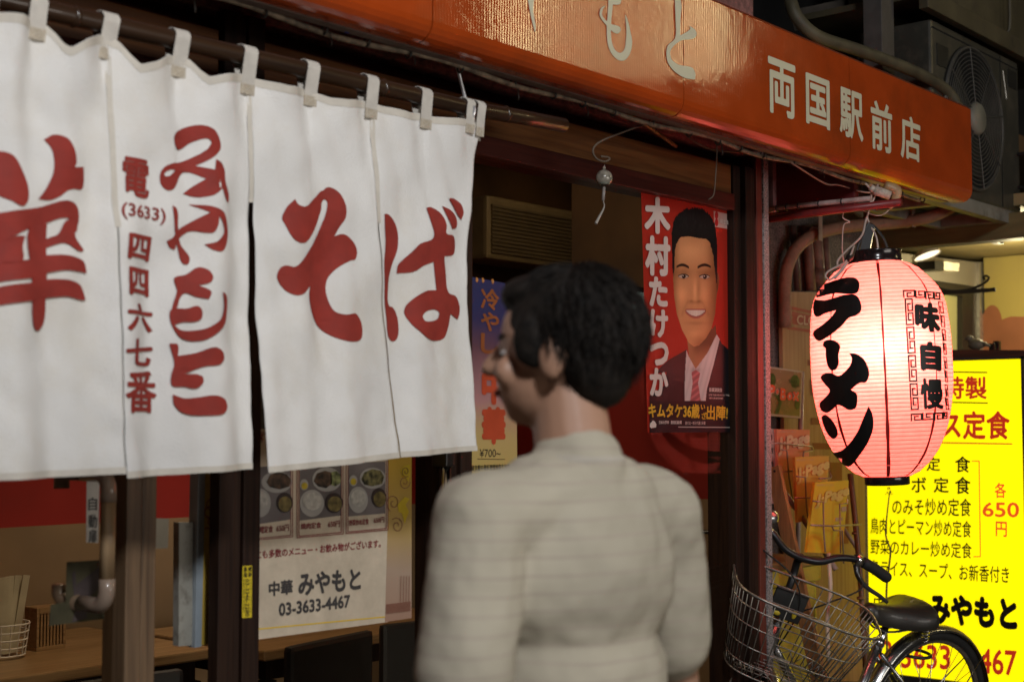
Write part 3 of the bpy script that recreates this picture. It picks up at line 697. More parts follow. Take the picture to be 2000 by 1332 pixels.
# ------------------------------------------------------------------ orange awning sign
apl = Pl('Y', YA)
a_bot = CAMZ + .884; a_r = .042
a_top = [apl.px(1400, 6), apl.px(1898, 214)]
aw_top = a_top[0][1]; aw_end = apl.px(1898, 300)[0]
def sheetmetal():
    m = M('orange_vinyl', (.40, .056, .008), .075, var=.10, scale=6, spec=.5, dirt=(.24, .042, .008), dscale=2.6); n = m.node_tree.nodes; L = m.node_tree.links
    tc = n.new('ShaderNodeTexCoord'); wv = n.new('ShaderNodeTexWave'); wv.bands_direction = 'X'; wv.inputs['Scale'].default_value = 34; wv.inputs['Distortion'].default_value = 2.5; wv.inputs['Detail'].default_value = 2
    L.new(tc.outputs['Object'], wv.inputs['Vector'])
    nz = n.new('ShaderNodeTexNoise'); nz.inputs['Scale'].default_value = 7; nz.inputs['Detail'].default_value = 3; L.new(tc.outputs['Object'], nz.inputs['Vector'])
    b1 = n.new('ShaderNodeBump'); b1.inputs['Strength'].default_value = .09; b1.inputs['Distance'].default_value = .002; L.new(wv.outputs['Fac'], b1.inputs['Height'])
    b2 = n.new('ShaderNodeBump'); b2.inputs['Strength'].default_value = .09; b2.inputs['Distance'].default_value = .006; L.new(nz.outputs[0], b2.inputs['Height']); L.new(b1.outputs[0], b2.inputs['Normal'])
    L.new(b2.outputs[0], n['Principled BSDF'].inputs['Normal']); return m
orange = sheetmetal()
awn = thing('awning_sign', 'long orange awning sign with pale Japanese lettering above the shop front', 'awning', (aw_end, YA, a_bot))
def aprof():
    p = [(YA + .10, aw_top + .03), (YA + .012, aw_top + .012), (YA, aw_top), (YA, a_bot)]
    p += [(YA + a_r - a_r * math.cos(R(k)), a_bot - a_r * math.sin(R(k))) for k in (18, 36, 54, 72, 90)]
    return p + [(YA + .075, a_bot - a_r + .002), (YA + .075, a_bot + .03)]
seams = [-2.5, .35, PY(845, 20, YA).x, PY(1335, 100, YA).x, PY(1660, 250, YA).x, aw_end]
for i, (x0, x1) in enumerate(zip(seams, seams[1:])):
    bm = B(); pr = aprof(); n = 14; g = []
    for k in range(n + 1):
        x = lerp(x0 + .0025, x1 - .0025, k / n)
        g.append([bm.verts.new((x, y, z)) for y, z in pr])
    for A, C in zip(g, g[1:]):
        for j in range(len(pr) - 1): bm.faces.new((A[j], A[j + 1], C[j + 1], C[j]))
    bm.faces.new(g[-1]); bm.faces.new(g[0][::-1])
    o = keep_part(fin('face_panel', bm, orange, smooth=False), awn)
bm = B(); box(bm, (-2.5, YA + .02, a_bot), (aw_end - .01, YA + .07, aw_top)); keep_part(fin('inner_frame', bm, M('awning_inner', (.12, .03, .012), .6)), awn)
bm = B(); box(bm, (-2.5, YA + .0755, a_bot - a_r), (aw_end - .05, YA + .105, a_bot - a_r + .012)); keep_part(fin('rear_flange', bm, M('flange_grey', (.16, .12, .10), .5, .4, dirt=(.06, .03, .02), dscale=20)), awn)
ivory = M('ivory_lettering', (.62, .58, .42), .45, var=.04)
bm = B()
cA = crop(1400, 0, 2.664)
for s, xl, yt, yb, xr in (('両', 263, 290, 582, 405), ('国', 459, 376, 640, 583), ('駅', 634, 447, 702, 756), ('前', 797, 513, 770, 908), ('店', 951, 588, 818, 1055)):
    x0, y1 = cA(xl, yt); _, y0 = cA(xl, yb); x1, _ = cA(xr, yt)
    text_rect(bm, s, apl, x0, y1, y0, x1, .0016, .022)
keep_part(fin('station_lettering', bm, ivory), awn)
cR = crop(820, 0, 3.333)
tail = [(690, -60), (725, -60), (735, 80), (750, 200), (745, 212), (720, 110)]
mo1 = [(1226, -60), (1264, -60), (1250, 60), (1240, 180), (1245, 270), (1265, 325), (1300, 348), (1325, 330), (1338, 260), (1340, 180), (1332, 95), (1345, 120), (1365, 200), (1378, 280), (1365, 350), (1330, 395), (1290, 395), (1250, 360), (1222, 300), (1213, 200), (1220, 80)]
mo2 = [(1238, -5), (1305, -8), (1306, 12), (1298, 30), (1240, 33)]
mo3 = [(1205, 40), (1188, 62), (1182, 100), (1200, 130), (1240, 160), (1295, 178), (1304, 200), (1285, 222), (1268, 220), (1240, 200), (1195, 150), (1168, 110), (1168, 72), (1182, 50)]
to1 = [(1655, -60), (1685, -20), (1698, 40), (1692, 130), (1690, 235), (1735, 210), (1755, 190), (1750, 172), (1785, 195), (1797, 225), (1785, 250), (1700, 265), (1650, 300), (1625, 340), (1635, 390), (1680, 425), (1770, 445), (1790, 490), (1785, 520), (1720, 510), (1650, 465), (1610, 410), (1600, 350), (1610, 300), (1655, 255), (1660, 130), (1656, 30)]
keep_part(sheet('brush_lettering', softs([tail, mo1, mo2, mo3, to1]), apl, .0016, ivory, None, cR, .0002), awn)
bm = B()
for s, x in (('み', 1.05), ('や', 1.62)):
    z0 = a_bot + .10; text_into(bm, s, lambda u, v, o: apl.at(x + u * .4, a_bot + .38 + v * .5, .0016 + o), .03)
keep_part(fin('upper_lettering', bm, ivory), awn)
# cables, clips and a plug under the awning edge
zc = a_bot - a_r
cab = thing('awning_cable', 'old grey conduit clipped along the lower rear edge of the awning', 'cable', (3.2, YA + .11, zc))
bm = B(); x = 1.2; yk = YA + .112
pts = []
while x < 4.95:
    pts.append((x, yk + .006 * math.sin(x * 7), zc - .004 + .006 * math.sin(x * 11 + 1))); x += .12
tube(bm, pts, .0065, 8, sm=3); keep_part(fin('conduit', bm, M('conduit_grime', (.20, .15, .10), .6, var=.5, scale=40), smooth=True), cab)
bm = B(); n = 0
for k in range(24):
    x = 1.35 + k * .155 + .03 * math.sin(k * 5)
    ring(bm, (x, yk, zc - .004), .0095, .0028, 'X', 10, 5)
    if k % 2 == 0: tube(bm, [(x + .012, yk - .004, zc - .006), (x + .016, yk - .006, zc - .022 - .008 * (k % 3)), (x + .02, yk, zc - .026 - .008 * (k % 3))], .0015, 5)
keep_part(fin('clips', bm, M('clip_black', (.03, .025, .02), .6)), cab); cab.children[-1]['kind'] = 'stuff'
def wire(name, label, cat, pts, r, mat, sm=6):
    o = thing(name, label, cat, pts[0]); bm = B(); tube(bm, pts, r, 7, sm=sm)
    me = fin(name + '_strand', bm, mat, smooth=True); keep_part(me, o); return o
wtw = M('twine', (.12, .085, .06), .9)
wire('hanging_wire', 'thin brown wire sagging from the awning edge to the red corner bar', 'wire', [PY(1300, 232, YA + .13), PY(1370, 285, YA + .2), PY(1430, 297, YA + .25), PY(1510, 295, YA + .22), PY(1552, 306, YA + .11)], .0022, wtw)
wire('hanging_wire', 'limp wire end dangling beside the poster from the awning edge', 'wire', [PY(1396, 258, YA + .14), PY(1400, 290, YA + .16), PY(1398, 340, YA + .17), PY(1394, 380, YA + .17), PY(1384, 390, YA + .18)], .002, wtw)
wire('hanging_wire', 'pale wire running slack towards the lantern socket', 'wire', [PY(1545, 318, YA + .1), PY(1610, 358, YA + .16), PY(1640, 362, YA + .16), PY(1690, 376, YA + .1), PY(1735, 372, YA + .06)], .003, M('pale_wire', (.35, .22, .17), .6))
rib = M('blue_tape', (.015, .03, .16), .4)
for (x, y, l) in ((1163, 188, 'scrap of blue tape knotted under the awning edge above the window'), (675, 45, 'scrap of dark blue tape hanging under the awning left of the hook')):
    p = PY(x, y, YA + .10); bm = B(); obox(bm, p + Vector((0, 0, .022)), p + Vector((.004, 0, -.022)), .011, .003, (0, 1, 0)); obox(bm, p + Vector((0, 0.004, .02)), p + Vector((-.008, .004, -.008)), .009, .003, (0, 1, 0))
    tag(fin('tape_scrap', bm, rib), l, 'tape')
stick = thing('wire_strut', 'dull brass strut under the awning, slanting to the beam', 'strut', PY(1200, 205, YA + .11))
bm = B(); tube(bm, [PY(1200, 200, YA + .11), PY(1320, 286, DW - .03)], .006, 8); tube(bm, [PY(1110, 180, YA + .12), PY(1205, 203, YA + .11)], .005, 8); keep_part(fin('strut_rod', bm, M('brass_dull', (.22, .16, .07), .5, .6, var=.4), smooth=True), stick)
# wind chime on its long hook
wc = PY(1180, 348, YA + .16)
wt = thing('wind_chime', 'small round glass wind chime hanging on a bent wire below the awning', 'wind chime', wc)
def W_(x, y, d=.16): return PY(x, y, YA + d) - wc
bm = B(); tube(bm, [W_(1303, 231), W_(1258, 244), W_(1200, 265), W_(1168, 280), W_(1158, 295), W_(1165, 310), W_(1180, 316), W_(1190, 312), W_(1188, 308), W_(1174, 306)], .0028, 7, sm=5); fin('hook', bm, wtw, wt, True)
bm = B(); r0 = .0225
lathe(bm, [(.004, r0 * 1.35), (.0045, r0 * 1.02)] + [(r0 * math.sin(R(a)), r0 * math.cos(R(a))) for a in range(14, 150, 12)] + [(r0 * .45, -r0 * .86)], seg=28)
fin('glass_bowl', bm, M('chime_glass', (.30, .27, .22), .18, var=.35, scale=60, coat=.4), wt, True)
bm = B(); lathe(bm, [(r0 * .70, -r0 * .74), (r0 * .71, -r0 * .66), (r0 * .80, -r0 * .60), (r0 * .78, -r0 * .52)], seg=24); fin('green_band', bm, M('chime_green', (.10, .18, .15), .3), wt, True)
bm = B(); tube(bm, [(0, 0, r0), W_(1181, 322)], .0012, 5); tube(bm, [(0, 0, -r0 * .7), W_(1180, 366)], .0012, 5); fin('string', bm, wtw, wt)
bm = B(); tube(bm, [W_(1180, 366), W_(1178, 392)], .0042, 9); fin('clapper', bm, M('clapper', (.25, .22, .2), .4), wt, True)
bm = B(); tube(bm, [W_(1178, 392), W_(1180, 405), W_(1170, 425), W_(1164, 437)], [.001, .002, .0035, .004], 6, sm=3); fin('paper_tail', bm, M('paper_tail', (.35, .32, .28), .7), wt)

# ------------------------------------------------------------------ recess to the right of the shop front
YR = 3.05
rw = thing('recess_wall', 'grimy pink stucco wall with pipes behind the lantern', 'wall', (5.2, YR, 0))
bm = B(); box(bm, (4.33, YR, 0), (6.13, YR + .25, 2.9)); box(bm, (6.0, YR + .2, 0), (6.13, 4.6, 2.9)); keep_part(fin('wall_face', bm, speck), rw)
part('return_face', rw, speck, ((4.331, DW + .1, 0), (4.36, YR + .0, 2.9)), bev=0)
dredp = M('dark_red_panel', (.10, .008, .010), .5, var=.2)
rp = thing('red_corner_panel', 'dark red board closing the gap under the awning end', 'panel', (4.36, 2.4, 2.2))
part('board', rp, dredp, ((4.42, YA + .12, 2.205), (4.45, YR - .02, 2.42)))
part('grey_batten', rp, M('grey_batten', (.20, .15, .16), .6, dirt=(.05, .03, .03), dscale=25), ((4.395, 2.53, 2.21), (4.419, 2.57, 2.62)))
rb = thing('red_bar', 'red painted pipe below the dark red corner board', 'pipe', (4.3, 2.5, 2.16))
bm = B(); tube(bm, [PX(1492, 430, 4.34), PX(1560, 420, 4.34), PX(1760, 395, 4.34)], .013, 12); keep_part(fin('red_tube', bm, M('red_paint', (.22, .02, .02), .4, dirt=(.06, .02, .02), dscale=20), smooth=True), rb)
cb = thing('white_conduit', 'grimy pale conduit strapped above the red pipe', 'pipe', (4.3, 2.5, 2.2))
bm = B(); tube(bm, [PX(1455, 413, 4.33), PX(1560, 402, 4.33), PX(1700, 388, 4.33)], .0085, 10); keep_part(fin('conduit', bm, M('grimy_white', (.42, .30, .28), .6, dirt=(.07, .03, .025), dscale=22), smooth=True), cb)
bm = B()
for x in (1480, 1518, 1537, 1560, 1600, 1645): ring(bm, PX(x, 413 - (x - 1455) * .1, 4.33), .0105, .0025, 'Y', 10, 5)
keep_part(fin('tie_wraps', bm, blk_met), cb); cb.children[-1]['kind'] = 'stuff'
# big insulated pipe
insul = M('pipe_insulation', (.34, .205, .135), .75, var=.18, scale=12, bump=.6, bscale=60, dirt=(.12, .06, .04), dscale=12)
ip = thing('insulated_pipe', 'thick tan insulated pipe bending round above the lantern', 'pipe', (5, YR - .1, 2.1))
bm = B(); ipts = [PY(1535, 640, YR - .05), PY(1533, 560, YR - .05), PY(1540, 515, YR - .06), PY(1562, 478, YR - .09), PY(1600, 455, YR - .13), PY(1660, 442, YR - .2), PY(1740, 436, YR - .3), PY(1800, 428, YR - .42), PY(1845, 412, YR - .5), PY(1872, 392, YR - .54), PY(1880, 362, YR - .54), PY(1878, 300, YR - .5)]
tube(bm, ipts, .027, 16, sm=5); keep_part(fin('pipe_run', bm, insul, smooth=True), ip)
for x, y, yt, Y in ((1590, 458, 405, YR - .13), (1772, 432, 402, YR - .36)):
    c = PY(x, y, Y); t_ = PY(x, yt, Y); bm = B(); obox(bm, c + Vector((0, -.03, -.03)), t_ + Vector((0, -.03, .03)), .032, .002, (0, 1, 0)); ring(bm, c, .0285, .003, 'X', 16, 5)
    for k in range(7): p = lerp(c, t_, k / 6) + Vector((0, -.0325, 0)); box(bm, p + Vector((-.012, -.001, -.002)), p + Vector((.012, .001, .002)))
    keep_part(fin('strap', bm, M('perforated_strap', (.40, .32, .26), .5, .3)), ip)
for n_, (x, r) in enumerate(((1578, .022), (1596, .026), (1612, .018), (1552, .015))):
    t = thing('wall_pipe', ['tan upright pipe left of the jointed one on the wall behind the lantern', 'upright pipe with a joint collar behind the lantern', 'thin upright pipe nearest the lantern on the wall', 'dark thin upright pipe beside the bend of the insulated pipe'][n_], 'pipe', PY(x, 600, YR - .035), 'pipes on the recess wall')
    a = PY(x - 3, 440, YR - .035); b = PY(x + 6, 568, YR - .035)
    bm = B(); tube(bm, [a, b], r, 12); keep_part(fin('pipe_run', bm, M('pipe_tan%d' % n_, [(.22, .12, .085), (.25, .15, .11), (.16, .09, .07), (.10, .06, .05)][n_], .6, var=.3, dirt=(.07, .04, .03), dscale=15), smooth=True), t)
    if n_ == 1:
        c = PY(x + 1, 540, YR - .035); bm = B(); tube(bm, [c + Vector((0, 0, .03)), c - Vector((0, 0, .03))], r + .007, 14); keep_part(fin('collar', bm, MAT['pipe_tan1'], smooth=True), t)
# CLOSED board
bpl = Pl('Y', YR - .04)
bd = thing('wooden_board', 'plain wooden board with a red CLOSED ribbon behind the lantern', 'board', (5.6, YR - .04, .5))
wb = wood('plywood_board', (.38, .20, .10), (.27, .13, .06), 'Z', .55)
cB = crop(1440, 380, 4.164)
slab('plank', [(1527, 570), (1690, 572), (1690, 1330), (1540, 1330)], .018, wb, bd, bpl)
sheet_ = keep_part(sheet('ribbon', [[(400, 903), (600, 945), (760, 960), (760, 985), (600, 968), (413, 928)], [(412, 945), (600, 985), (760, 1000), (760, 1075), (600, 1070), (405, 1050), (455, 1000)], [(418, 1075), (600, 1098), (760, 1110), (760, 1140), (600, 1122), (400, 1095)]], bpl, .001, M('ribbon_red', (.33, .035, .025), .55), None, cB), bd)
bm = B(); q = [bpl.px(*cB(*p)) for p in ((480, 978), (760, 1005), (760, 1072), (480, 1058))]
text_into(bm, 'CLOSED', lambda u, v, o: bpl.at(lerp(lerp(q[3][0], q[2][0], u), lerp(q[0][0], q[1][0], u), v), lerp(lerp(q[3][1], q[2][1], u), lerp(q[0][1], q[1][1], u), v), .0025 + o), .02); keep_part(fin('ribbon_lettering', bm, M('ribbon_cream', (.62, .45, .33), .6)), bd)
cM_ = crop(1450, 680, 3.096)
keep_part(sheet('stencil_bars', [[(392, 70), (470, 72), (470, 105), (392, 105)], [(405, 190), (480, 190), (480, 290), (412, 285)], [(413, 420), (500, 422), (500, 462), (413, 462)], [(420, 572), (560, 575), (560, 612), (420, 610)], [(420, 690), (600, 690), (600, 800), (530, 800), (530, 730), (430, 730)], [(560, 905), (640, 905), (640, 1180), (600, 1180)]], bpl, .001, M('stencil_red', (.20, .022, .018), .6), None, cM_), bd)
# ------------------------------------------------------------------ wall, beams and machines above
uw = thing('upper_wall', 'very dark back wall of the building above the awning', 'wall', (7, 3.5, 2.9))
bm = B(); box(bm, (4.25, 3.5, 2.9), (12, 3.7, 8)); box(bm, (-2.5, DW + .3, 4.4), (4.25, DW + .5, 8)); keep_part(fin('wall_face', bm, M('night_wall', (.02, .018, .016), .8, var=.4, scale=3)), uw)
olive = M('olive_metal', (.085, .07, .038), .5, .1, var=.2, scale=6, dirt=(.05, .04, .03), dscale=8)
fpl = Pl('Y', 2.40)
ax0, az1 = fpl.px(1818, 37); ax1 = fpl.px(1992, 300)[0]; az0 = fpl.px(1925, 398)[1]
def ac_unit(loc, w, d, h, label, fanx, fanr, mat):
    t = thing('outdoor_unit', label, 'air conditioner', loc, 'outdoor air conditioners'); 
    bm = B(); box(bm, (0, 0, 0), (w, d, h), .012); fin('casing', bm, mat, t)
    bm = B(); N = 40; c = Vector((fanx, -.004, h / 2))
    lathe(bm, [(.001, 0), (fanr, 0)], c, N, Matrix.Rotation(R(90), 3, 'X')); fin('fan_opening', bm, dark, t)
    bm = B()
    for k in range(14): ring(bm, c + Vector((0, -.014, 0)), fanr * (1 - k * .058), .0022, 'Y', 48, 5)
    for k in range(8): a = k * math.pi / 4 + .2; tube(bm, [c + Vector((fanr * .22 * math.cos(a), -.017, fanr * .22 * math.sin(a))), c + Vector((fanr * math.cos(a), -.017, fanr * math.sin(a)))], .0025, 5)
    ring(bm, c + Vector((0, -.006, 0)), fanr * 1.01, .008, 'Y', 48, 6)
    fin('fan_grille', bm, M('grille_wire', (.10, .095, .085), .5, .4), t)
    bm = B(); lathe(bm, [(.001, .03), (fanr * .2, .028), (fanr * .235, .016), (fanr * .235, 0)], c + Vector((0, -.005, 0)), 30, Matrix.Rotation(R(90), 3, 'X')); fin('grille_hub', bm, M('hub_grey', (.20, .19, .15), .5), t, True)
    bm = B()
    for k in range(3):
        a = k * 2.1 + .4; v = [c + Vector((r * math.cos(a + q), -.0065, r * math.sin(a + q))) for r, q in ((fanr * .2, -.1), (fanr * .9, -.3), (fanr * .9, .45), (fanr * .2, .4))]; bm.faces.new([bm.verts.new(p) for p in v])
    fin('fan_blade', bm, M('blade_dark', (.018, .017, .016), .6), t)
    return t
acm = M('ac_paint', (.055, .052, .042), .38, .25, var=.15, scale=5, dirt=(.12, .10, .075), dscale=7)
acw = ax1 - ax0; ach = az1 - az0
fx, fz = fpl.px(1899, 221)
ac = ac_unit((ax0, 2.40, az0), acw, .32, ach, 'grey outdoor air conditioner with big fan grille beside the awning end', fx - ax0, .30, acm)
bm = B(); box(bm, (.05, -.003, ach - .18), (.16, .001, ach - .09)); fin('vent_plate', bm, blk_met, ac)
bm = B(); box(bm, (acw - .13, -.003, ach - .13), (acw - .03, .001, ach - .05)); fin('vent_plate', bm, blk_met, ac)
bm = B(); box(bm, (acw - .22, -.0025, .01), (acw - .216, .001, ach - .01)); box(bm, (.01, -.003, ach - .035), (acw - .01, .001, ach - .030)); fin('panel_seam', bm, dark, ac)
bm = B(); tv = [(acw - .185, ach - .07), (acw - .115, ach - .075), (acw - .15, ach - .19)]
for i in range(3): tube(bm, [(tv[i][0], -.001, tv[i][1]), (tv[(i + 1) % 3][0], -.001, tv[(i + 1) % 3][1])], .0015, 4)
fin('triangle_mark', bm, steel, ac)
bm = B(); tube(bm, [(acw - .03, .0, .12), (acw - .03, -.04, .13), (acw - .03, -.04, .26), (acw - .03, 0, .27)], .008, 8, sm=3); fin('pipe_handle', bm, blk_met, ac)
# bracket under it, shelf above and a second unit
br = thing('steel_bracket', 'steel angle bracket carrying the outdoor air conditioner', 'bracket', (5.8, 2.4, az0 - .05))
part('front_rail', br, steel_p := M('bracket_grey', (.23, .22, .19), .55, .2, dirt=(.08, .05, .03), dscale=9), ((5.05, 2.385, az0 - .062), (6.9, 2.43, az0 - .004)))
part('rear_rail', br, steel_p, ((5.05, 2.68, az0 - .062), (6.9, 2.72, az0 - .004)))
for x in (5.5, 6.15): part('cross_tube', br, steel_p, ((x, 2.431, az0 - .06), (x + .05, 2.679, az0 - .01)))
sh = thing('steel_shelf', 'olive steel shelf above the big outdoor air conditioner', 'shelf', (5.9, 2.35, 3.2))
zs = fpl.px(1830, -2)[1]; zs2 = fpl.px(1990, 90)[1]; zsh = (zs + zs2) / 2
part('front_channel', sh, olive, ((5.36, 2.37, zsh - .07), (7.2, 2.41, zsh + .01)))
part('shelf_plate', sh, olive, ((5.36, 2.411, zsh - .02), (7.2, 2.95, zsh + .008)))
part('shelf_post', sh, M('post_grey', (.075, .066, .06), .55, var=.2), ((5.17, 2.48, 2.5), (5.28, 2.56, 3.6)))
ac2 = ac_unit((5.55, 2.42, zsh + .012), 1.1, .4, .8, 'second outdoor unit standing on the steel shelf, mostly out of view', .35, .28, olive)
bm = B(); tube(bm, [(.72, 0, .02), (.72, -.03, .03), (.72, -.03, .20), (.72, 0, .21)], .008, 8, sm=3); fin('pipe_handle', bm, olive, ac2)
bp_ = thing('steel_beam', 'thin horizontal steel beam in the dark above the awning', 'beam', PY(1650, 15, 3.0))
bm = B(); obox(bm, PY(1555, 40, 3.0), PY(1790, -12, 2.75), .05, .085); keep_part(fin('beam_bar', bm, M('beam_dim', (.09, .075, .06), .6, var=.25)), bp_)
ho = thing('hose', 'thick olive insulated hose lying along the top of the awning', 'hose', PY(1600, 75, YA + .25))
bm = B(); tube(bm, [PY(1538, -40, YA + .5), PY(1545, 5, YA + .45), PY(1562, 42, YA + .42), PY(1602, 74, YA + .38), PY(1680, 100, YA + .34), PY(1780, 138, YA + .30), PY(1842, 172, YA + .28), PY(1868, 205, YA + .26), PY(1880, 240, YA + .26)], .024, 14, sm=5); keep_part(fin('hose_run', bm, M('hose_olive', (.085, .072, .04), .6, var=.25, dirt=(.05, .04, .03), dscale=10), smooth=True), ho)
lv = thing('vent_unit', 'old grey vent box with three openings behind the hose', 'vent', PY(1710, 90, 3.1))
lp_ = Pl('Y', 3.05)
slab('casing', [(1674, 70), (1772, 48), (1772, 150), (1674, 120)], .3, M('vent_grey', (.11, .10, .085), .6, var=.2), lv, lp_)
for q in ([(1678, 76), (1693, 73), (1693, 112), (1678, 106)], [(1698, 72), (1716, 68), (1716, 122), (1698, 115)], [(1722, 67), (1740, 63), (1740, 130), (1722, 124)]): keep_part(sheet('opening', [q], lp_, .002, dark, None), lv)
# ------------------------------------------------------------------ red paper lantern
LC = Vector((0, 0, 0)); _q = ray(1721, 717); LC = EYE + _q * (2.15 / _q.y); LT = _q.length * (2.15 / _q.y) / _q.length
_t = (LC - EYE).dot(FW); PXM = _t / FPX                       # metres per pixel at the lantern
LROT = Matrix.Rotation(R(2.1), 3, -FW)
LI = LROT.inverted()
lprof_px = [(47, 512), (60, 516), (80, 527), (97, 545), (112, 562), (122, 580), (128, 603), (132, 640), (134, 680), (134, 730), (132.5, 760), (128, 793), (122, 822), (113, 850), (99, 880), (80, 905), (62, 921), (46, 929)]
def zrel(y): return (717 - y) * PXM
LPR = [(r * PXM, zrel(y)) for r, y in lprof_px]
# smooth profile with bamboo ribs every 8.5 px
def prof_r(z):
    if z > LPR[0][1] or z < LPR[-1][1]: return 0
    for i, ((r0, z0), (r1, z1)) in enumerate(zip(LPR, LPR[1:])):
        if z1 <= z <= z0:
            t = (z0 - z) / (z0 - z1); a = LPR[max(i - 1, 0)][0]; d = LPR[min(i + 2, len(LPR) - 1)][0]
            return .5 * (2 * r0 + (r1 - a) * t + (2 * a - 5 * r0 + 4 * r1 - d) * t * t + (3 * r0 - a - 3 * r1 + d) * t ** 3)
    return LPR[-1][0]
lan = thing('paper_lantern', 'big glowing red paper lantern with black brush lettering hanging from the awning', 'lantern', LC)
RIB = (LPR[0][1] - LPR[-1][1]) / 54
bm = B(); pr = []
z = LPR[0][1]
for k in range(54 * 4 + 1):
    zz = LPR[0][1] - k * RIB / 4; pr.append((prof_r(zz) + (.0009, 0, -.0010, 0)[k % 4], zz))
lathe(bm, pr, seg=96, mat3=LROT)
# paper: thin translucent shell lit by the bulb inside
mp = bpy.data.materials.new('lantern_paper'); mp.use_nodes = True; n = mp.node_tree.nodes; L = mp.node_tree.links
n.remove(n['Principled BSDF']); out = n['Material Output']
tc = n.new('ShaderNodeTexCoord'); vr = n.new('ShaderNodeMapping'); vr.vector_type = 'POINT'
vr.inputs['Rotation'].default_value = LI.to_euler()
L.new(tc.outputs['Object'], vr.inputs[0]); sx = n.new('ShaderNodeSeparateXYZ'); L.new(vr.outputs[0], sx.inputs[0])
md = n.new('ShaderNodeMath'); md.operation = 'MULTIPLY_ADD'; md.inputs[1].default_value = 1 / RIB; md.inputs[2].default_value = 200.0 - LPR[0][1] / RIB; L.new(sx.outputs[2], md.inputs[0])
frc = n.new('ShaderNodeMath'); frc.operation = 'FRACT'; L.new(md.outputs[0], frc.inputs[0])
ln_ = n.new('ShaderNodeMath'); ln_.operation = 'LESS_THAN'; ln_.inputs[1].default_value = .15; L.new(frc.outputs[0], ln_.inputs[0])
nz = n.new('ShaderNodeTexNoise'); nz.inputs['Scale'].default_value = 26; nz.inputs['Detail'].default_value = 8; nz.inputs['Roughness'].default_value = .7; L.new(vr.outputs[0], nz.inputs['Vector'])
cr = n.new('ShaderNodeValToRGB'); cr.color_ramp.elements[0].position = .3; cr.color_ramp.elements[1].position = .7
cr.color_ramp.elements[0].color = (.80, .185, .16, 1); cr.color_ramp.elements[1].color = (.86, .26, .225, 1); L.new(nz.outputs[0], cr.inputs[0])
mx = n.new('ShaderNodeMix'); mx.data_type = 'RGBA'; mx.inputs[7].default_value = (.55, .04, .028, 1)
mu = n.new('ShaderNodeMath'); mu.operation = 'MULTIPLY'; mu.inputs[1].default_value = .75; L.new(ln_.outputs[0], mu.inputs[0])
L.new(mu.outputs[0], mx.inputs[0]); L.new(cr.outputs[0], mx.inputs[6])
tr = n.new('ShaderNodeBsdfTranslucent'); L.new(mx.outputs[2], tr.inputs[0])
df = n.new('ShaderNodeBsdfDiffuse'); L.new(mx.outputs[2], df.inputs[0])
ms = n.new('ShaderNodeMixShader'); ms.inputs[0].default_value = .3; L.new(tr.outputs[0], ms.inputs[1]); L.new(df.outputs[0], ms.inputs[2])
em = n.new('ShaderNodeEmission'); em.inputs[1].default_value = 1.25
me_ = n.new('ShaderNodeMix'); me_.data_type = 'RGBA'; me_.inputs[6].default_value = (1.0, .14, .10, 1); me_.inputs[7].default_value = (.36, .03, .022, 1)
L.new(mu.outputs[0], me_.inputs[0]); L.new(me_.outputs[2], em.inputs[0])
ad = n.new('ShaderNodeAddShader'); L.new(ms.outputs[0], ad.inputs[0]); L.new(em.outputs[0], ad.inputs[1]); L.new(ad.outputs[0], out.inputs[0])
shell = fin('paper_shade', bm, mp, lan, True)
def lsurf(px, py, off):
    """point of the lantern's surface seen at a pixel"""
    d = ray(px, py).normalized(); o = LI @ (EYE - LC); dl = LI @ d
    t0 = (LC - EYE).length - .30; pt = t0; t = t0
    while t < t0 + .5:
        p = o + dl * t
        if math.hypot(p.x, p.y) < prof_r(p.z): break
        pt = t; t += .003
    lo, hi = pt, t
    for _ in range(18):
        m = (lo + hi) / 2; p = o + dl * m
        if math.hypot(p.x, p.y) < prof_r(p.z): hi = m
        else: lo = m
    p = o + dl * hi; h = math.hypot(p.x, p.y) or 1
    return LROT @ (p + Vector((p.x / h, p.y / h, 0)) * off)
cL = crop(1560, 480, 2.775)
lk = [[(108, 225), (150, 205), (300, 172), (325, 190), (330, 225), (318, 255), (290, 262), (200, 258), (100, 282), (98, 250)],
 [(95, 285), (100, 293), (290, 262), (320, 275), (338, 310), (338, 355), (310, 380), (275, 390), (230, 440), (150, 500), (115, 517), (90, 500), (82, 470), (130, 430), (180, 385), (205, 350), (150, 365), (100, 386), (86, 370), (84, 310)],
 [(140, 520), (170, 508), (215, 525), (228, 545), (218, 590), (220, 640), (205, 670), (180, 675), (160, 650), (150, 590), (148, 555), (135, 545)],
 [(275, 582), (310, 585), (350, 610), (378, 660), (383, 700), (365, 740), (335, 742), (285, 780), (315, 800), (320, 840), (310, 880), (275, 890), (240, 870), (215, 862), (190, 885), (160, 905), (130, 895), (117, 855), (150, 820), (172, 785), (145, 750), (123, 710), (150, 690), (180, 690), (220, 705), (255, 680), (285, 640), (290, 610)],
 [(130, 925), (150, 915), (190, 950), (215, 1000), (215, 1030), (195, 1047), (170, 1030), (145, 985), (133, 950)],
 [(380, 868), (400, 910), (407, 960), (400, 1010), (370, 1080), (330, 1140), (300, 1180), (275, 1197), (240, 1180), (205, 1140), (190, 1122), (235, 1110), (280, 1070), (320, 1010), (350, 940)]]
def lpoly(polys, grid=9):
    return polymesh([[[cL(*p) for p in l] for l in (q if isinstance(q[0][0], (tuple, list)) else [q])] for q in polys], lambda x, y, k: lsurf(x, y, .0022 + k * .0004), grid)
fin('brush_lettering', lpoly(softs(lk)), black, lan)
cF = crop(1760, 560, 4.757)
bm = B()
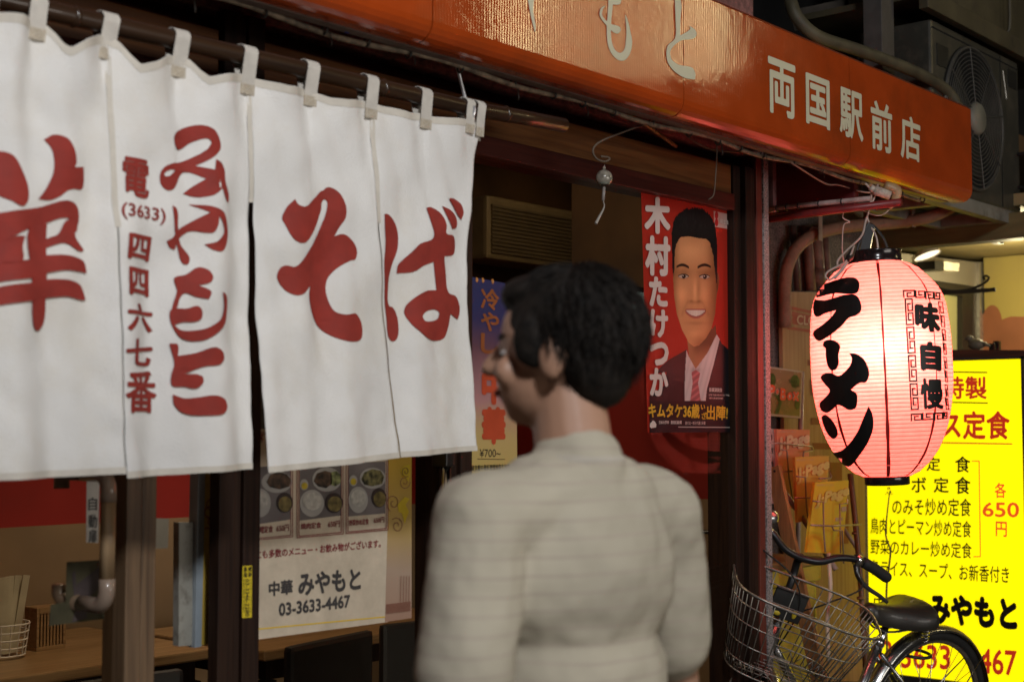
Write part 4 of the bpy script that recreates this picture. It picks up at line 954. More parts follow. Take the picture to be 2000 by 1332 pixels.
for s, q, b in (('味', ((118, 140), (345, 150), (365, 440), (125, 400)), .055), ('自', ((165, 500), (368, 515), (372, 790), (178, 780)), .06), ('慢', ((170, 850), (385, 850), (392, 1140), (180, 1140)), .035)):
    q = [cF(*p) for p in q]
    def fn(u, v, o):
        x = lerp(lerp(q[3][0], q[2][0], u), lerp(q[0][0], q[1][0], u), v); y = lerp(lerp(q[3][1], q[2][1], u), lerp(q[0][1], q[1][1], u), v)
        return lsurf(x, y, .0024 + o)
    text_into(bm, s, fn, b, .12)
fin('side_lettering', bm, black, lan)
# key-pattern border
def band(poly, w):
    """thin ink line along pixel polyline as small quads on the lantern"""
    for (a, b) in zip(poly, poly[1:]):
        L_ = math.hypot(b[0] - a[0], b[1] - a[1]); m = max(1, int(L_ / 5))
        dx, dy = (b[0] - a[0]) / L_, (b[1] - a[1]) / L_; nx, ny = -dy * w / 2, dx * w / 2
        e0 = (a[0] - dx * w / 2, a[1] - dy * w / 2); e1 = (b[0] + dx * w / 2, b[1] + dy * w / 2)
        pr = None; band.k += 1; o = .0024 + .00012 * (band.k % 6)
        for i in range(m + 1):
            x = lerp(e0[0], e1[0], i / m); y = lerp(e0[1], e1[1], i / m)
            row = [bm.verts.new(lsurf(x + nx * s, y + ny * s, o)) for s in (-1, 1)]
            if pr: bm.faces.new((pr[0], pr[1], row[1], row[0]))
            pr = row
band.k = 0
bm = B()
def key(tl, tr, br, bl, flip=False, w=2.0):
    def at(u, v):
        if flip: v = 1 - v
        return cF(lerp(lerp(tl[0], tr[0], u), lerp(bl[0], br[0], u), v), lerp(lerp(tl[1], tr[1], u), lerp(bl[1], br[1], u), v))
    band([at(*p) for p in ((.04, 1), (.04, .06), (.96, .06), (.96, .94), (.34, .94), (.34, .42), (.66, .42))], w)
yl = 112
for k in range(8):
    h = 131; y0 = 110 + k * h; xl = lerp(32, 92, k / 8)
    key((xl, y0), (xl + 68, y0 - 2), (xl + 74, y0 + h - 14), (xl + 6, y0 + h - 10), k % 2 == 1, 3.1)
for k in range(8):
    h = 128; y0 = 135 + k * h; xl = [338, 357, 371, 381, 389, 395, 399, 402][k]; w_ = [40, 34, 30, 26, 24, 22, 22, 24][k]
    key((xl, y0), (xl + w_, y0 + 6), (xl + w_ + 10, y0 + h - 12), (xl + 12, y0 + h - 14), k % 2 == 1, 2.2)
for k, (x0, x1) in enumerate(((14, 122), (128, 215), (220, 294), (299, 352))):
    o = k * 9; key((x0, 34 + o * .7), (x1, 32 + o * .9), (x1 + 2, 96 + o * .9), (x0 + 4, 98 + o * .7), k % 2 == 1, 3.0)
for k, (x0, x1) in enumerate(((88, 188), (194, 300), (305, 380), (384, 420))):
    key((x0, 1180 - k * 4), (x1, 1176 - k * 4), (x1, 1238 - k * 5), (x0, 1244 - k * 5), k % 2 == 1, 3.0)
fin('key_border', bm, black, lan)
# red seam lines from rim to rim
bm = B(); seam_m = M('lantern_seam', (.40, .015, .012), .6)
cc = [(1707, 500), (1727, 640), (1738, 830), (1745, 925)]
for base in range(8):
    a0 = math.atan2((LI @ (lsurf(1724, 640, 0))).y, (LI @ (lsurf(1724, 640, 0))).x) + base * math.pi / 4
    pr = None
    for k in range(61):
        zz = lerp(LPR[0][1] - .002, LPR[-1][1] + .002, k / 60); r = prof_r(zz) + .0012; t = k / 60
        hw = (.0042 - .0022 * math.sin(math.pi * min(1, t * 1.3)) + .0016 * t + .0008 * math.sin(k * .7 + base)) / max(r, .02)
        row = [bm.verts.new(LROT @ Vector((r * math.cos(a0 + s * hw), r * math.sin(a0 + s * hw), zz))) for s in (-1, 1)]
        if pr: bm.faces.new((pr[0], pr[1], row[1], row[0]))
        pr = row
fin('paper_seams', bm, seam_m, lan); 
bm = B(); zt = LPR[0][1]; rt = 49.5 * PXM
lathe(bm, [(rt * .72, zt - .002), (rt * .9, zt - .006), (rt, zt - .004), (rt * 1.03, zt + .004), (rt, zt + .010), (rt, zt + .034), (rt * 1.02, zt + .038), (rt * .96, zt + .040), (rt * .86, zt + .036), (rt * .84, zt)], seg=48, mat3=LROT); fin('top_rim', bm, blackg, lan, True)
bm = B(); zb = LPR[-1][1]; rb_ = 43 * PXM
lathe(bm, [(rb_ * .7, zb), (rb_ * .98, zb + .003), (rb_, zb - .002), (rb_, zb - .026), (rb_ * .95, zb - .029), (.001, zb - .029)], seg=48, mat3=LROT); fin('bottom_rim', bm, blackg, lan, True)
bm = B()
def Lp(x, y, d=0): return PT_(x, y, d) - LC
def PT_(x, y, d=0): return EYE + ray(x, y) * (_t + d)
tube(bm, [Lp(1672, 508), Lp(1676, 480), Lp(1690, 448), Lp(1697, 436)], .0045, 8, sm=4); tube(bm, [Lp(1738, 505), Lp(1728, 470), Lp(1710, 445), Lp(1697, 436)], .0045, 8, sm=4)
obox(bm, Lp(1688, 500, .02), Lp(1700, 440, .02), .05, .03); fin('hanger', bm, blk_met, lan)
bm = B(); tube(bm, [Lp(1700, 500, .02), Lp(1698, 560, 0)], .012, 10); ellipsoid(bm, Lp(1708, 640, 0), (.038, .038, .055)); fin('bulb', bm, emis('bulb_white', (1, .8, .6), 4), lan, True)
bl = lamp('lantern_bulb_light', 'POINT', (LC), 6.3, (1, .88, .80), .035); bl.parent = lan; bl.location = -FW * .10 - RT * .02 + UP * .06
# cords and plug above it
pw_ = M('lamp_cord', (.50, .40, .35), .4)
wire('lamp_cord', 'pale double cord looping from the socket to the lantern top', 'cable', [PT_(1690, 358), PT_(1702, 375), PT_(1698, 405), PT_(1690, 435), PT_(1682, 462, -.03), PT_(1655, 488, -.06), PT_(1636, 510, -.08), PT_(1641, 522, -.08), PT_(1660, 500, -.08), PT_(1668, 480, -.05)], .0036, pw_)
wire('lamp_cord', 'pale cord dropping beside the lantern hook into the rim', 'cable', [PT_(1715, 360), PT_(1708, 385), PT_(1694, 420), PT_(1700, 440), PT_(1712, 465, -.02), PT_(1716, 500, -.02)], .0032, pw_)
wire('lamp_cord', 'thin tan lead curling from the plug down past the board', 'cable', [PT_(1742, 385), PT_(1740, 405), PT_(1722, 420), PT_(1700, 418), PT_(1668, 404, .02), PT_(1652, 408, .03), PT_(1646, 425, .04), PT_(1660, 434, .04), PT_(1648, 440, .05), PT_(1645, 480, .05), PT_(1648, 515, .05)], .0022, pw_)
wire('lamp_cord', 'coiled pair of leads taped to the left of the lantern rim', 'cable', [PT_(1665, 505, -.07), PT_(1640, 518, -.09), PT_(1618, 530, -.1), PT_(1612, 540, -.1), PT_(1622, 546, -.1), PT_(1640, 530, -.1), PT_(1655, 512, -.1), PT_(1648, 525, -.1), PT_(1630, 545, -.1)], .0034, pw_)
tp = thing('black_tape', 'lump of black tape binding the cords at the lantern rim', 'tape', PT_(1660, 502, -.07)); bm = B(); tube(bm, [(-.02, 0, -.012), (0, 0, 0), (.03, 0, .03)], [.009, .013, .008], 10); fin('tape_wrap', bm, blk_met, tp)
pg = thing('plug_socket', 'cream plug and socket hanging under the awning above the lantern', 'plug', PT_(1735, 375, -.02))
def Pg(x, y, d=-.02): return PT_(x, y, d) - PT_(1735, 375, -.02)
bm = B(); tube(bm, [Pg(1708, 372), Pg(1738, 382)], .016, 12); tube(bm, [Pg(1700, 366), Pg(1709, 372)], .011, 10); fin('socket', bm, M('old_white_plastic', (.58, .50, .42), .4, dirt=(.2, .13, .09), dscale=30), pg, True)
bm = B(); tube(bm, [Pg(1728, 362), Pg(1750, 372), Pg(1748, 392), Pg(1738, 408)], [.014, .019, .013, .005], 12, sm=4); fin('plug_body', bm, M('yellowed_plastic', (.42, .27, .14), .4, dirt=(.15, .08, .05), dscale=25), pg, True)

# ------------------------------------------------------------------ yellow lit sign
XS = 6.4; spl = Pl('X', XS)
sa0 = spl.px(1692, 900)[0]; sa1 = spl.px(1999, 900)[0]; sz1 = spl.px(1900, 704)[1]; sz0 = spl.px(1790, 1320)[1]
sg = thing('lit_menu_sign', 'tall yellow lit menu sign with red and black lettering behind the bicycle', 'sign', (XS, (sa0 + sa1) / 2, sz0 - .1))
ym = emis('yellow_lit_face', (1.0, .84, .0), 1.18, (.6, .5, .01), var=.22, scale=1.6)
bm = B(); box(bm, (XS, sa1, sz0), (XS + .01, sa0, sz1)); keep_part(fin('lit_face', bm, ym), sg)
fr = M('sign_frame', (.05, .05, .055), .35, .5)
bm = B(); e = .012
for a, b in (((sa1 - e, sz0 - e), (sa1 - .001, sz1 + e)), ((sa0 + .001, sz0 - e), (sa0 + e, sz1 + e)), ((sa1 - e, sz1 + .001), (sa0 + e, sz1 + e + .002)), ((sa1 - e, sz0 - .03), (sa0 + e, sz0 - .001))):
    box(bm, (XS - .012, a[0], a[1]), (XS + .02, b[0], b[1]))
keep_part(fin('frame', bm, fr), sg)
bm = B(); box(bm, (XS + .021, sa1 - e, sz0 - .03), (XS + .2, sa0 + e, sz1 + e), .006); keep_part(fin('housing', bm, fr), sg)
for y in (sa1 + .06, sa0 - .06):
    bm = B(); box(bm, (XS + .04, y - .02, .02), (XS + .08, y + .02, sz0 - .031)); box(bm, (XS - .12, y - .03, 0), (XS + .25, y + .03, .0199)); keep_part(fin('leg', bm, fr), sg)
cS = crop(1660, 680, 2.044)
blk_l = M('sign_black', (.006, .006, .006), .5)
red_l = emis('sign_red', (.62, .035, .012), .55, (.4, .02, .01)); org_l = emis('sign_orange', (.85, .10, .012), .75, (.5, .05, .01))
bmr, bmk, bmo = B(), B(), B()
def srow(bm, s, x0, ya0, yb0, x1, ya1, yb1, bold=.012):
    text_quad(bm, s, spl, cS(x0, ya0), cS(x1, ya1), cS(x1, yb1), cS(x0, yb0), .003, bold)
srow(bmr, '特製', 372, 112, 203, 548, 112, 205, .025); srow(bmr, 'サービス定食', 100, 250, 360, 640, 250, 366, .03)
srow(bmk, '定', 306, 434, 490, 362, 434, 490, .018); srow(bmk, '食', 420, 430, 495, 482, 430, 497, .018)
srow(bmk, 'ボ', 246, 514, 576, 306, 514, 576, .018); srow(bmk, '定', 335, 514, 576, 396, 514, 577, .018); srow(bmk, '食', 420, 512, 582, 483, 512, 583, .018)
srow(bmk, 'のみそ炒め定食', 170, 600, 664, 485, 598, 672); srow(bmk, '鳥肉とピーマン炒め定食', 83, 675, 740, 486, 688, 756); srow(bmk, '野菜のカレー炒め定食', 83, 760, 820, 488, 775, 840)
srow(bmk, '各ライス、スープ、お新香付き', 83, 842, 905, 637, 870, 938); srow(bmk, '中華料理', 97, 985, 1046, 297, 1000, 1070)
srow(bmk, 'みやもと', 315, 975, 1098, 670, 995, 1128, .06); srow(bmr, '3633', 205, 1178, 1276, 402, 1184, 1282, .02); srow(bmr, '4467', 470, 1192, 1292, 667, 1205, 1308, .02); srow(bmr, '03-', 88, 1160, 1255, 200, 1168, 1262, .02)
srow(bmo, '各', 578, 535, 598, 626, 535, 598, .02); srow(bmo, '650', 530, 614, 672, 677, 614, 676, .02); srow(bmo, '円', 583, 690, 750, 628, 692, 754, .02)
strokes(bmk, [[cS(230, 92), cS(548, 97)], [cS(230, 212), cS(550, 219)]], spl, .003, .006)
strokes(bmr, [[cS(100, 372), cS(648, 382)]], spl, .003, .006); strokes(bmo, [[cS(490, 450), cS(517, 450), cS(522, 831), cS(495, 831)]], spl, .003, .005)
keep_part(fin('red_lettering', bmr, red_l), sg); keep_part(fin('black_lettering', bmk, blk_l), sg); keep_part(fin('price_lettering', bmo, org_l), sg)
# dried stalk in front of it
XW = 5.95
wd = thing('dried_weed', 'thin dried weed stalk standing in front of the yellow sign', 'plant', PX(1733, 1190, XW)); o_ = PX(1733, 1190, XW)
g0 = Vector((o_.x, o_.y, 0)) - o_
bm = B(); tube(bm, [g0, PX(1731, 1186, XW) - o_, PX(1736, 1110, XW) - o_, PX(1739, 1075, XW) - o_, PX(1730, 1045, XW) - o_, PX(1732, 1010, XW) - o_, PX(1737, 965, XW) - o_], [.005, .0045, .004, .0035, .0025], 6, sm=5); fin('stem', bm, M('dry_stem', (.16, .13, .05), .8), wd)
bm = B()
for k in range(26):
    c = PX(1736, 968 - k % 9 * 1.2, XW) - o_ + Vector((random.uniform(-.012, .012), random.uniform(-.014, .014), random.uniform(-.012, .016)))
    s = random.uniform(.004, .009); d = Vector((random.uniform(-1, 1), random.uniform(-1, 1), random.uniform(-.3, 1))) * s
    bm.faces.new([bm.verts.new(p) for p in (c, c + d + Vector((0, s * .5, 0)), c + d * 1.9, c + d - Vector((0, s * .5, 0)))])
fin('seed_head', bm, M('dry_seed', (.13, .10, .04), .9), wd)
# ------------------------------------------------------------------ posters on the glass
epl = Pl('Y', DW + .006)
cE = crop(1230, 350, 2.6125)
ep = thing('election_poster', 'red election poster with smiling man in dark suit and tall white lettering', 'poster', epl.at(*epl.px(1340, 610)))
def E_(name, polys, off, mat): return keep_part(sheet(name, polys, epl, off, mat, None, cE, .0002), ep)
p_red = M('poster_red', (.38, .022, .012), .5, spec=.15, var=.08, scale=4)
E_('paper_sheet', [[(57, 57), (512, 157), (517, 1290), (91, 1293)]], .0005, p_red)
p_blk = M('poster_black', (.010, .009, .012), .5, spec=.15, var=.3, scale=20); p_wht = M('poster_white', (.62, .52, .47), .5, spec=.15, var=.05)
def printed(name, x0, y0, x1, y1, nx, ny, cfn, pl, off, cv, parent, rough=.32):
    """a printed photograph: fine grid on the sheet, colour per vertex; cfn(x, y) -> rgb or None (paper shows)"""
    bm = B(); lay = bm.loops.layers.float_color.new('print'); g = {}; cols = {}
    for i in range(nx + 1):
        for j in range(ny + 1):
            x = lerp(x0, x1, i / nx); y = lerp(y0, y1, j / ny); c = cfn(x, y)
            cols[i, j] = c
    for i in range(nx):
        for j in range(ny):
            k = [(i, j), (i + 1, j), (i + 1, j + 1), (i, j + 1)]
            if any(cols[q] is None for q in k): continue
            vs = []
            for q in k:
                if q not in g: g[q] = bm.verts.new(pl.at(*pl.px(*cv(lerp(x0, x1, q[0] / nx), lerp(y0, y1, q[1] / ny))), off))
                vs.append(g[q])
            f = bm.faces.new(vs)
            for lp, q in zip(f.loops, k): lp[lay] = (*cols[q], 1)
    m = MAT.get('photo_print%.2f' % rough)
    if not m:
        m = bpy.data.materials.new('photo_print'); MAT['photo_print%.2f' % rough] = m; m.use_nodes = True; n = m.node_tree.nodes
        at = n.new('ShaderNodeVertexColor'); at.layer_name = 'print'; m.node_tree.links.new(at.outputs[0], n['Principled BSDF'].inputs['Base Color'])
        n['Principled BSDF'].inputs['Roughness'].default_value = rough; n['Principled BSDF'].inputs['Specular IOR Level'].default_value = .12
    return keep_part(fin(name, bm, m), parent)
def sst(a, b, x): t = min(1, max(0, (x - a) / (b - a))); return t * t * (3 - 2 * t)
def gs(x, y, cx, cy, rx, ry): return math.exp(-((x - cx) / rx) ** 2 - ((y - cy) / ry) ** 2)
def inpoly(x, y, P):
    c = False; j = len(P) - 1
    for i in range(len(P)):
        if (P[i][1] > y) != (P[j][1] > y) and x < (P[j][0] - P[i][0]) * (y - P[i][1]) / (P[j][1] - P[i][1]) + P[i][0]: c = not c
        j = i
    return c
def hsh(x, y): v = math.sin(x * 12.9898 + y * 78.233) * 43758.5453; return v - math.floor(v)
FACE = [(222, 340), (245, 285), (300, 276), (380, 286), (414, 318), (430, 380), (438, 470), (449, 478), (456, 505), (451, 560), (442, 600), (435, 690), (417, 760), (387, 812), (352, 848), (326, 855), (300, 835), (266, 775), (238, 690), (224, 600), (218, 500)]
HAIR = [(213, 345), (212, 275), (224, 214), (240, 188), (262, 170), (285, 158), (330, 149), (370, 158), (396, 175), (420, 205), (434, 240), (442, 300), (448, 400), (449, 478), (440, 540), (432, 470), (425, 390), (408, 325), (388, 306), (350, 302), (300, 292), (262, 296), (242, 318), (230, 360), (226, 440), (221, 500), (216, 440)]
NECK = [(288, 800), (340, 840), (392, 790), (438, 740), (442, 792), (396, 885), (335, 968), (300, 905)]
SHIRT = [(288, 868), (300, 905), (335, 962), (396, 885), (440, 786), (458, 815), (425, 950), (392, 1070), (385, 1135), (278, 1135), (280, 1000)]
SUIT1 = [(126, 994), (150, 962), (195, 922), (290, 866), (305, 1000), (290, 1136), (97, 1136), (98, 1105), (178, 1050), (185, 985)]
SUIT2 = [(440, 788), (470, 838), (516, 880), (517, 1136), (375, 1136), (390, 1050), (425, 950)]
TIE = [(314, 985), (335, 972), (358, 990), (347, 1040), (362, 1136), (306, 1136), (319, 1040)]
def facecol(x, y):
    b = 1.0 - .60 * sst(370, 450, x) - .42 * sst(262, 216, x) - .35 * sst(760, 850, y) * sst(300, 360, x)
    b += .30 * gs(x, y, 315, 370, 70, 55) + .30 * gs(x, y, 262, 590, 30, 45) + .20 * gs(x, y, 378, 590, 26, 45) + .35 * gs(x, y, 331, 575, 10, 55) + .22 * gs(x, y, 335, 790, 35, 22)
    b -= .34 * gs(x, y, 272, 478, 38, 26) + .34 * gs(x, y, 380, 480, 38, 26) + .18 * gs(x, y, 350, 560, 10, 60) + .30 * gs(x, y, 333, 628, 34, 9) + .28 * gs(x, y, 312, 622, 8, 6) + .28 * gs(x, y, 352, 622, 8, 6)
    for t in range(7):
        u = t / 6; b -= .09 * gs(x, y, lerp(296, 266, u), lerp(620, 690, u), 7, 12) + .09 * gs(x, y, lerp(364, 398, u), lerp(620, 690, u), 7, 12)
    b -= .22 * gs(x, y, 337, 735, 45, 9) + .25 * sst(300, 285, y)
    b -= .20 * gs(x, y, 445, 540, 6, 40)
    b *= .97 + .06 * hsh(round(x / 3), round(y / 3))
    b = max(.12, b); r, g, bl = .52 * b ** 1.1, .235 * b ** 1.25, .10 * b ** 1.4
    k = gs(x, y, 265, 610, 35, 40) + gs(x, y, 385, 610, 28, 40); r += .03 * k
    # mouth
    my = (y - 664 - 14 * (1 - ((x - 335) / 52) ** 2)) ; u = (x - 335) / 52
    if abs(u) < 1:
        top = 668 + 2 * u * u; bot = 702 - 30 * u * u
        lip = 7
        if top - lip < y < bot + lip + 3:
            r, g, bl = .36 * b, .10 * b, .07 * b
        if top < y < bot:
            if abs(u) < .92 and y < bot - 3: q = .75 + .25 * (1 - abs(u)); q *= .88 if abs(((x + 4) % 13) - 6.5) > 5.6 else 1; r, g, bl = .66 * q, .55 * q, .46 * q
            else: r, g, bl = .10, .03, .025
    for cx, cy in ((272, 497), (380, 499)):
        u = (x - cx) / 28
        if abs(u) < 1:
            hw = 10.5 * (1 - u * u)
            if abs(y - cy) < hw:
                d = math.hypot(x - cx - 2, y - cy); r, g, bl = (.012, .008, .007) if d < 10 else (.42, .33, .27)
                if math.hypot(x - cx + 1, y - cy + 4) < 2.6: r, g, bl = .7, .65, .6
            if cy - hw - 4 < y < cy - hw + 1.5: r, g, bl = .03, .014, .01
            if cy + hw - 1 < y < cy + hw + 1.5: r, g, bl = r * .55, g * .5, bl * .5
    for x0, x1, y0, k in ((236, 300, 452, -1), (344, 413, 452, 1)):
        u = (x - x0) / (x1 - x0)
        if 0 < u < 1:
            uu = u if k < 0 else 1 - u
            c = y0 - 18 * math.sin(math.pi * min(1, uu * .8 + .12)) + 4; th = 9.5 * (.35 + .65 * math.sin(math.pi * (1 - abs(uu - .6)) * .5))
            d = abs(y - c) / th
            if d < 1: w = sst(1, .55, d); r, g, bl = lerp(r, .016, w), lerp(g, .010, w), lerp(bl, .008, w)
    return r, g, bl
def portrait(x, y):
    jx = x + 5 * (hsh(round(x / 4), 3) - .5) ; jy = y + 22 * (hsh(round(x / 3.2), 7) - .5) * sst(300, 220, y)
    if inpoly(jx, jy, HAIR) or (y < 330 and inpoly(x, y + 10 * hsh(round(x / 3), 1), HAIR)):
        k = .010 + .030 * max(0, hsh(round(x / 2.5), round(y / 22)) - .55) * gs(x, y, 320, 215, 90, 50); return k, k * .9, k * .95
    if inpoly(x, y, FACE): return facecol(x, y)
    if inpoly(x, y, TIE): q = .75 + .5 * ((x * .8 + y) % 34 < 14); return .34 * q, .10 * q, .10 * q
    if inpoly(x, y, NECK):
        q = .62 - .40 * sst(300, 345, x) * sst(930, 830, y) ; q = max(.2, q - .2 * sst(400, 440, x)); return .48 * q, .21 * q, .09 * q
    if inpoly(x, y, SHIRT):
        q = .85 + .15 * gs(x, y, 410, 900, 40, 80) - .3 * gs(x, y, 335, 975, 25, 14) - .12 * math.sin(x * .11 + y * .03) ** 4; return .60 * q, .50 * q, .47 * q
    if inpoly(x, y, SUIT1) or inpoly(x, y, SUIT2):
        q = .011 + .010 * hsh(round(x / 3), round(y / 3)) * gs(x, y, 180, 1000, 90, 70); return q, q * .95, q * 1.15
    return None
printed('portrait_print', 90, 140, 519, 1138, 215, 420, portrait, epl, .0012, cE, ep)
E_('caption_band', [[(97, 1132), (516, 1130), (517, 1290), (97, 1293)]], .0036, p_blk)
E_('party_box', [[(427, 163), (505, 180), (506, 256), (430, 243)]], .0010, M('party_box_pink', (.55, .34, .30), .5, spec=.15)); E_('party_discs', [ell(441, 185, 9, 20, 16), ell(441, 222, 9, 20, 16)], .0014, M('party_red', (.40, .02, .02), .5, spec=.15))
def ep_text(name, items, mat, off):
    bm = B()
    for s, tl, tr, br, bl_, b in items: text_quad(bm, s, epl, cE(*tl), cE(*tr), cE(*br), cE(*bl_), off, b)
    return keep_part(fin(name, bm, mat), ep)
ep_text('name_lettering', [(c, (x0, y0), (x1, y0 + 8), (x1, y1 + 6), (x0, y1), .045) for c, x0, x1, y0, y1 in (('木', 68, 202, 88, 278), ('村', 72, 202, 286, 492), ('た', 92, 188, 494, 650), ('け', 98, 190, 660, 806), ('つ', 95, 193, 826, 950), ('か', 95, 191, 958, 1105))], p_wht, .0042)
ep_text('slogan_lettering', [('キムタケ36歳', (88, 1142), (350, 1146), (350, 1220), (88, 1218), .035), ('い', (356, 1150), (378, 1150), (378, 1175), (356, 1175), .03), ('ざ', (360, 1188), (386, 1188), (386, 1225), (360, 1225), .03), ('出陣!', (386, 1152), (496, 1156), (492, 1228), (384, 1228), .025)], M('poster_yellow', (.62, .36, .03), .5, spec=.15), .0046)
ep_text('small_lettering', [('街頭演説会', (398, 1063), (465, 1065), (465, 1086), (398, 1085), .012), ('日時 平成19年4月14日 午後6時', (398, 1095), (512, 1098), (512, 1107), (398, 1105), 0), ('場所 錦糸町駅前', (398, 1112), (470, 1114), (470, 1123), (398, 1121), 0), ('日本大学卒', (143, 1231), (193, 1231), (193, 1249), (143, 1249), .01), ('墨田区議2期', (203, 1231), (258, 1231), (258, 1249), (203, 1249), .01), ('西川太一郎元代議士秘書', (277, 1235), (380, 1235), (380, 1252), (277, 1252), 0), ('民主党', (455, 203), (500, 212), (500, 236), (455, 228), .02)], p_wht, .0046)
E_('mascot_spot', [[(96, 1262), (98, 1246), (106, 1238), (112, 1230), (122, 1236), (130, 1250), (128, 1266), (112, 1268), (104, 1270)]], .0044, p_wht)
bm = B(); strokes(bm, [[cE(243, 1264), cE(515, 1266)]], epl, .0044, .003); keep_part(fin('caption_rule', bm, grey_pr), ep)

def ramp_mat(name, stops, rough=.4, axis=2, lo=0, hi=1, noise=.06):
    m = M(name, (.5, .5, .5), rough); n = m.node_tree.nodes; L = m.node_tree.links
    tc = n.new('ShaderNodeTexCoord'); sp = n.new('ShaderNodeSeparateXYZ'); L.new(tc.outputs['Object'], sp.inputs[0])
    nz = n.new('ShaderNodeTexNoise'); nz.inputs['Scale'].default_value = 6; L.new(tc.outputs['Object'], nz.inputs['Vector'])
    mr = n.new('ShaderNodeMapRange'); mr.inputs[1].default_value = lo; mr.inputs[2].default_value = hi; L.new(sp.outputs[axis], mr.inputs[0])
    ma = n.new('ShaderNodeMath'); ma.operation = 'MULTIPLY_ADD'; ma.inputs[1].default_value = noise * 2; L.new(nz.outputs[0], ma.inputs[0]); L.new(mr.outputs[0], ma.inputs[2])
    rp = n.new('ShaderNodeValToRGB'); e = rp.color_ramp.elements
    while len(e) < len(stops): e.new(.5)
    for k, (p, c) in enumerate(stops): e[k].position = p; e[k].color = (*c, 1)
    L.new(ma.outputs[0], rp.inputs[0]); L.new(rp.outputs[0], n['Principled BSDF'].inputs['Base Color']); return m
hc = epl.at(*epl.px(965, 735)); hz0 = epl.px(965, 925)[1]; hz1 = epl.px(965, 545)[1]
hp_ = thing('noodle_poster', 'tall blue and yellow noodle price poster on the window right of the curtain', 'poster', hc)
gm = ramp_mat('noodle_print', [(0, (.50, .38, .10)), (.25, (.50, .36, .14)), (.45, (.40, .20, .20)), (.7, (.11, .05, .07)), (.85, (.018, .024, .10))], .4, 2, hz0 , hz1)
keep_part(sheet('paper_sheet', [[(915, 540), (986, 553), (1008, 700), (1010, 924), (912, 928)]], epl, .0005, gm, None), hp_)
bm = B(); 
for c, y0, y1 in (('冷', 562, 604), ('や', 608, 646), ('し', 650, 690)): text_rect(bm, c, epl, 938, y0, y1, 974, .0015, .03)
keep_part(fin('orange_lettering', bm, M('noodle_orange', (.28, .08, .02), .4)), hp_)
bm = B()
for c, y0, y1 in (('中', 716, 790), ('華', 794, 868)): text_rect(bm, c, epl, 940, y0, y1, 987, .0015, .05)
keep_part(fin('red_lettering', bm, M('noodle_red', (.50, .07, .025), .4)), hp_)
bm = B(); text_rect(bm, '¥700~', epl, 936, 877, 893, 977, .0015, 0); text_rect(bm, '東京都中華料理環境衛生同業組合', epl, 920, 908, 920, 1006, .0015, .01); strokes(bm, [[(932, 896), (985, 897)]], epl, .0015, .0015)
keep_part(fin('price_lettering', bm, black), hp_)
bm = B(); lc = []
for k in range(3): lc.append([(992 + 3 * math.sin(a * .9 + k), 742 + k * 14 + a * 2.2) for a in range(12)])
strokes(bm, lc, epl, .0015, .002); keep_part(fin('wheat_print', bm, yel_pr), hp_)
bm = B()
for x, y in ((931, 547), (943, 548), (962, 550)): p = epl.at(*epl.px(x, y), .0); ellipsoid(bm, p, (.005, .004, .007), None, 8, 6)
keep_part(fin('suction_cups', bm, M('orange_cup', (.5, .2, .05), .3)), hp_)

# menu poster behind the curtain and below it
mpl = Pl('Y', DW + .006); cP = crop(450, 880, 2.947)
mpz = mpl.at(*mpl.px(620, 1050))
mp_ = thing('menu_poster', 'white set meal menu poster with food photos below the curtain', 'poster', mpz)
def MP(name, polys, off, mat): return keep_part(sheet(name, polys, mpl, off, mat, None, cP, .0002), mp_)
paper = M('menu_paper', (.66, .56, .43), .45, var=.06, scale=3, dirt=(.36, .30, .22), dscale=2)
MP('paper_sheet', [[(136, -1180), (905, -1010), (905, 985), (136, 1088)]], .0005, paper)
side = ramp_mat('menu_gold', [(0, (.36, .20, .14)), (.35, (.42, .30, .22)), (.62, (.45, .30, .10)), (1, (.52, .32, .03))], .45, 2, mpl.px(780, 1215)[1], mpl.px(780, 890)[1])
MP('gold_strip', [[(912, -1010), (1042, -985), (1042, 962), (888, 985), (905, 380)]], .0007, side)
def fram(x0, y0, x1, y1, sl):    # a frame rectangle with the poster's perspective slope
    return [(x0, y0), (x1, y0 + sl * (x1 - x0)), (x1, y1 + sl * (x1 - x0)), (x0, y1)]
bm = B(); fr_ = []; sl = -.062
for x0, x1 in ((60, 352), (390, 640), (668, 893)):
    for d in (0, 10):
        for y0, y1 in ((-1050, -560), (-520, -60), (88 - sl * 0, 0)):
            pass
for x0, x1, yb in ((60, 356, 520), (380, 645, 500), (660, 902, 475)):
    for d in (0, 11):
        q = [(x0 + d, -30), (x0 + d, yb - d * .8), (x1 - d, yb - d * .8 - (x1 - x0) * .085), (x1 - d, 60 if x0 > 600 else 30)]
        fr_.append([cP(*p) for p in q])
    for yy in (-90, -560, -1010):
        for d in (0, 11): fr_.append([cP(x0 + d, yy - d), cP(x0 + d, yy - 420), cP(x1 - d, yy - 415), cP(x1 - d, yy - d - 10), cP(x0 + d, yy - d)])
strokes(bm, fr_, mpl, .0014, .0018); keep_part(fin('frame_lines', bm, dred_pr), mp_)
photo = M('photo_cloth', (.17, .145, .145), .4, var=.25, scale=6); plate = M('plate_print', (.40, .38, .36), .4, var=.08); rice = M('rice_print', (.50, .48, .44), .4, var=.2, scale=90); soup = M('soup_print', (.20, .15, .045), .4, var=.5, scale=50); bowl = M('bowl_print', (.035, .02, .018), .4)
meat = M('meat_print', (.075, .04, .02), .4, var=.9, scale=70); veg = M('veg_print', (.16, .14, .055), .4, var=.9, scale=80); cabb = M('cabbage_print', (.24, .26, .10), .4, var=.7, scale=70); pick = M('pickle_print', (.52, .38, .02), .4, var=.3, scale=60)
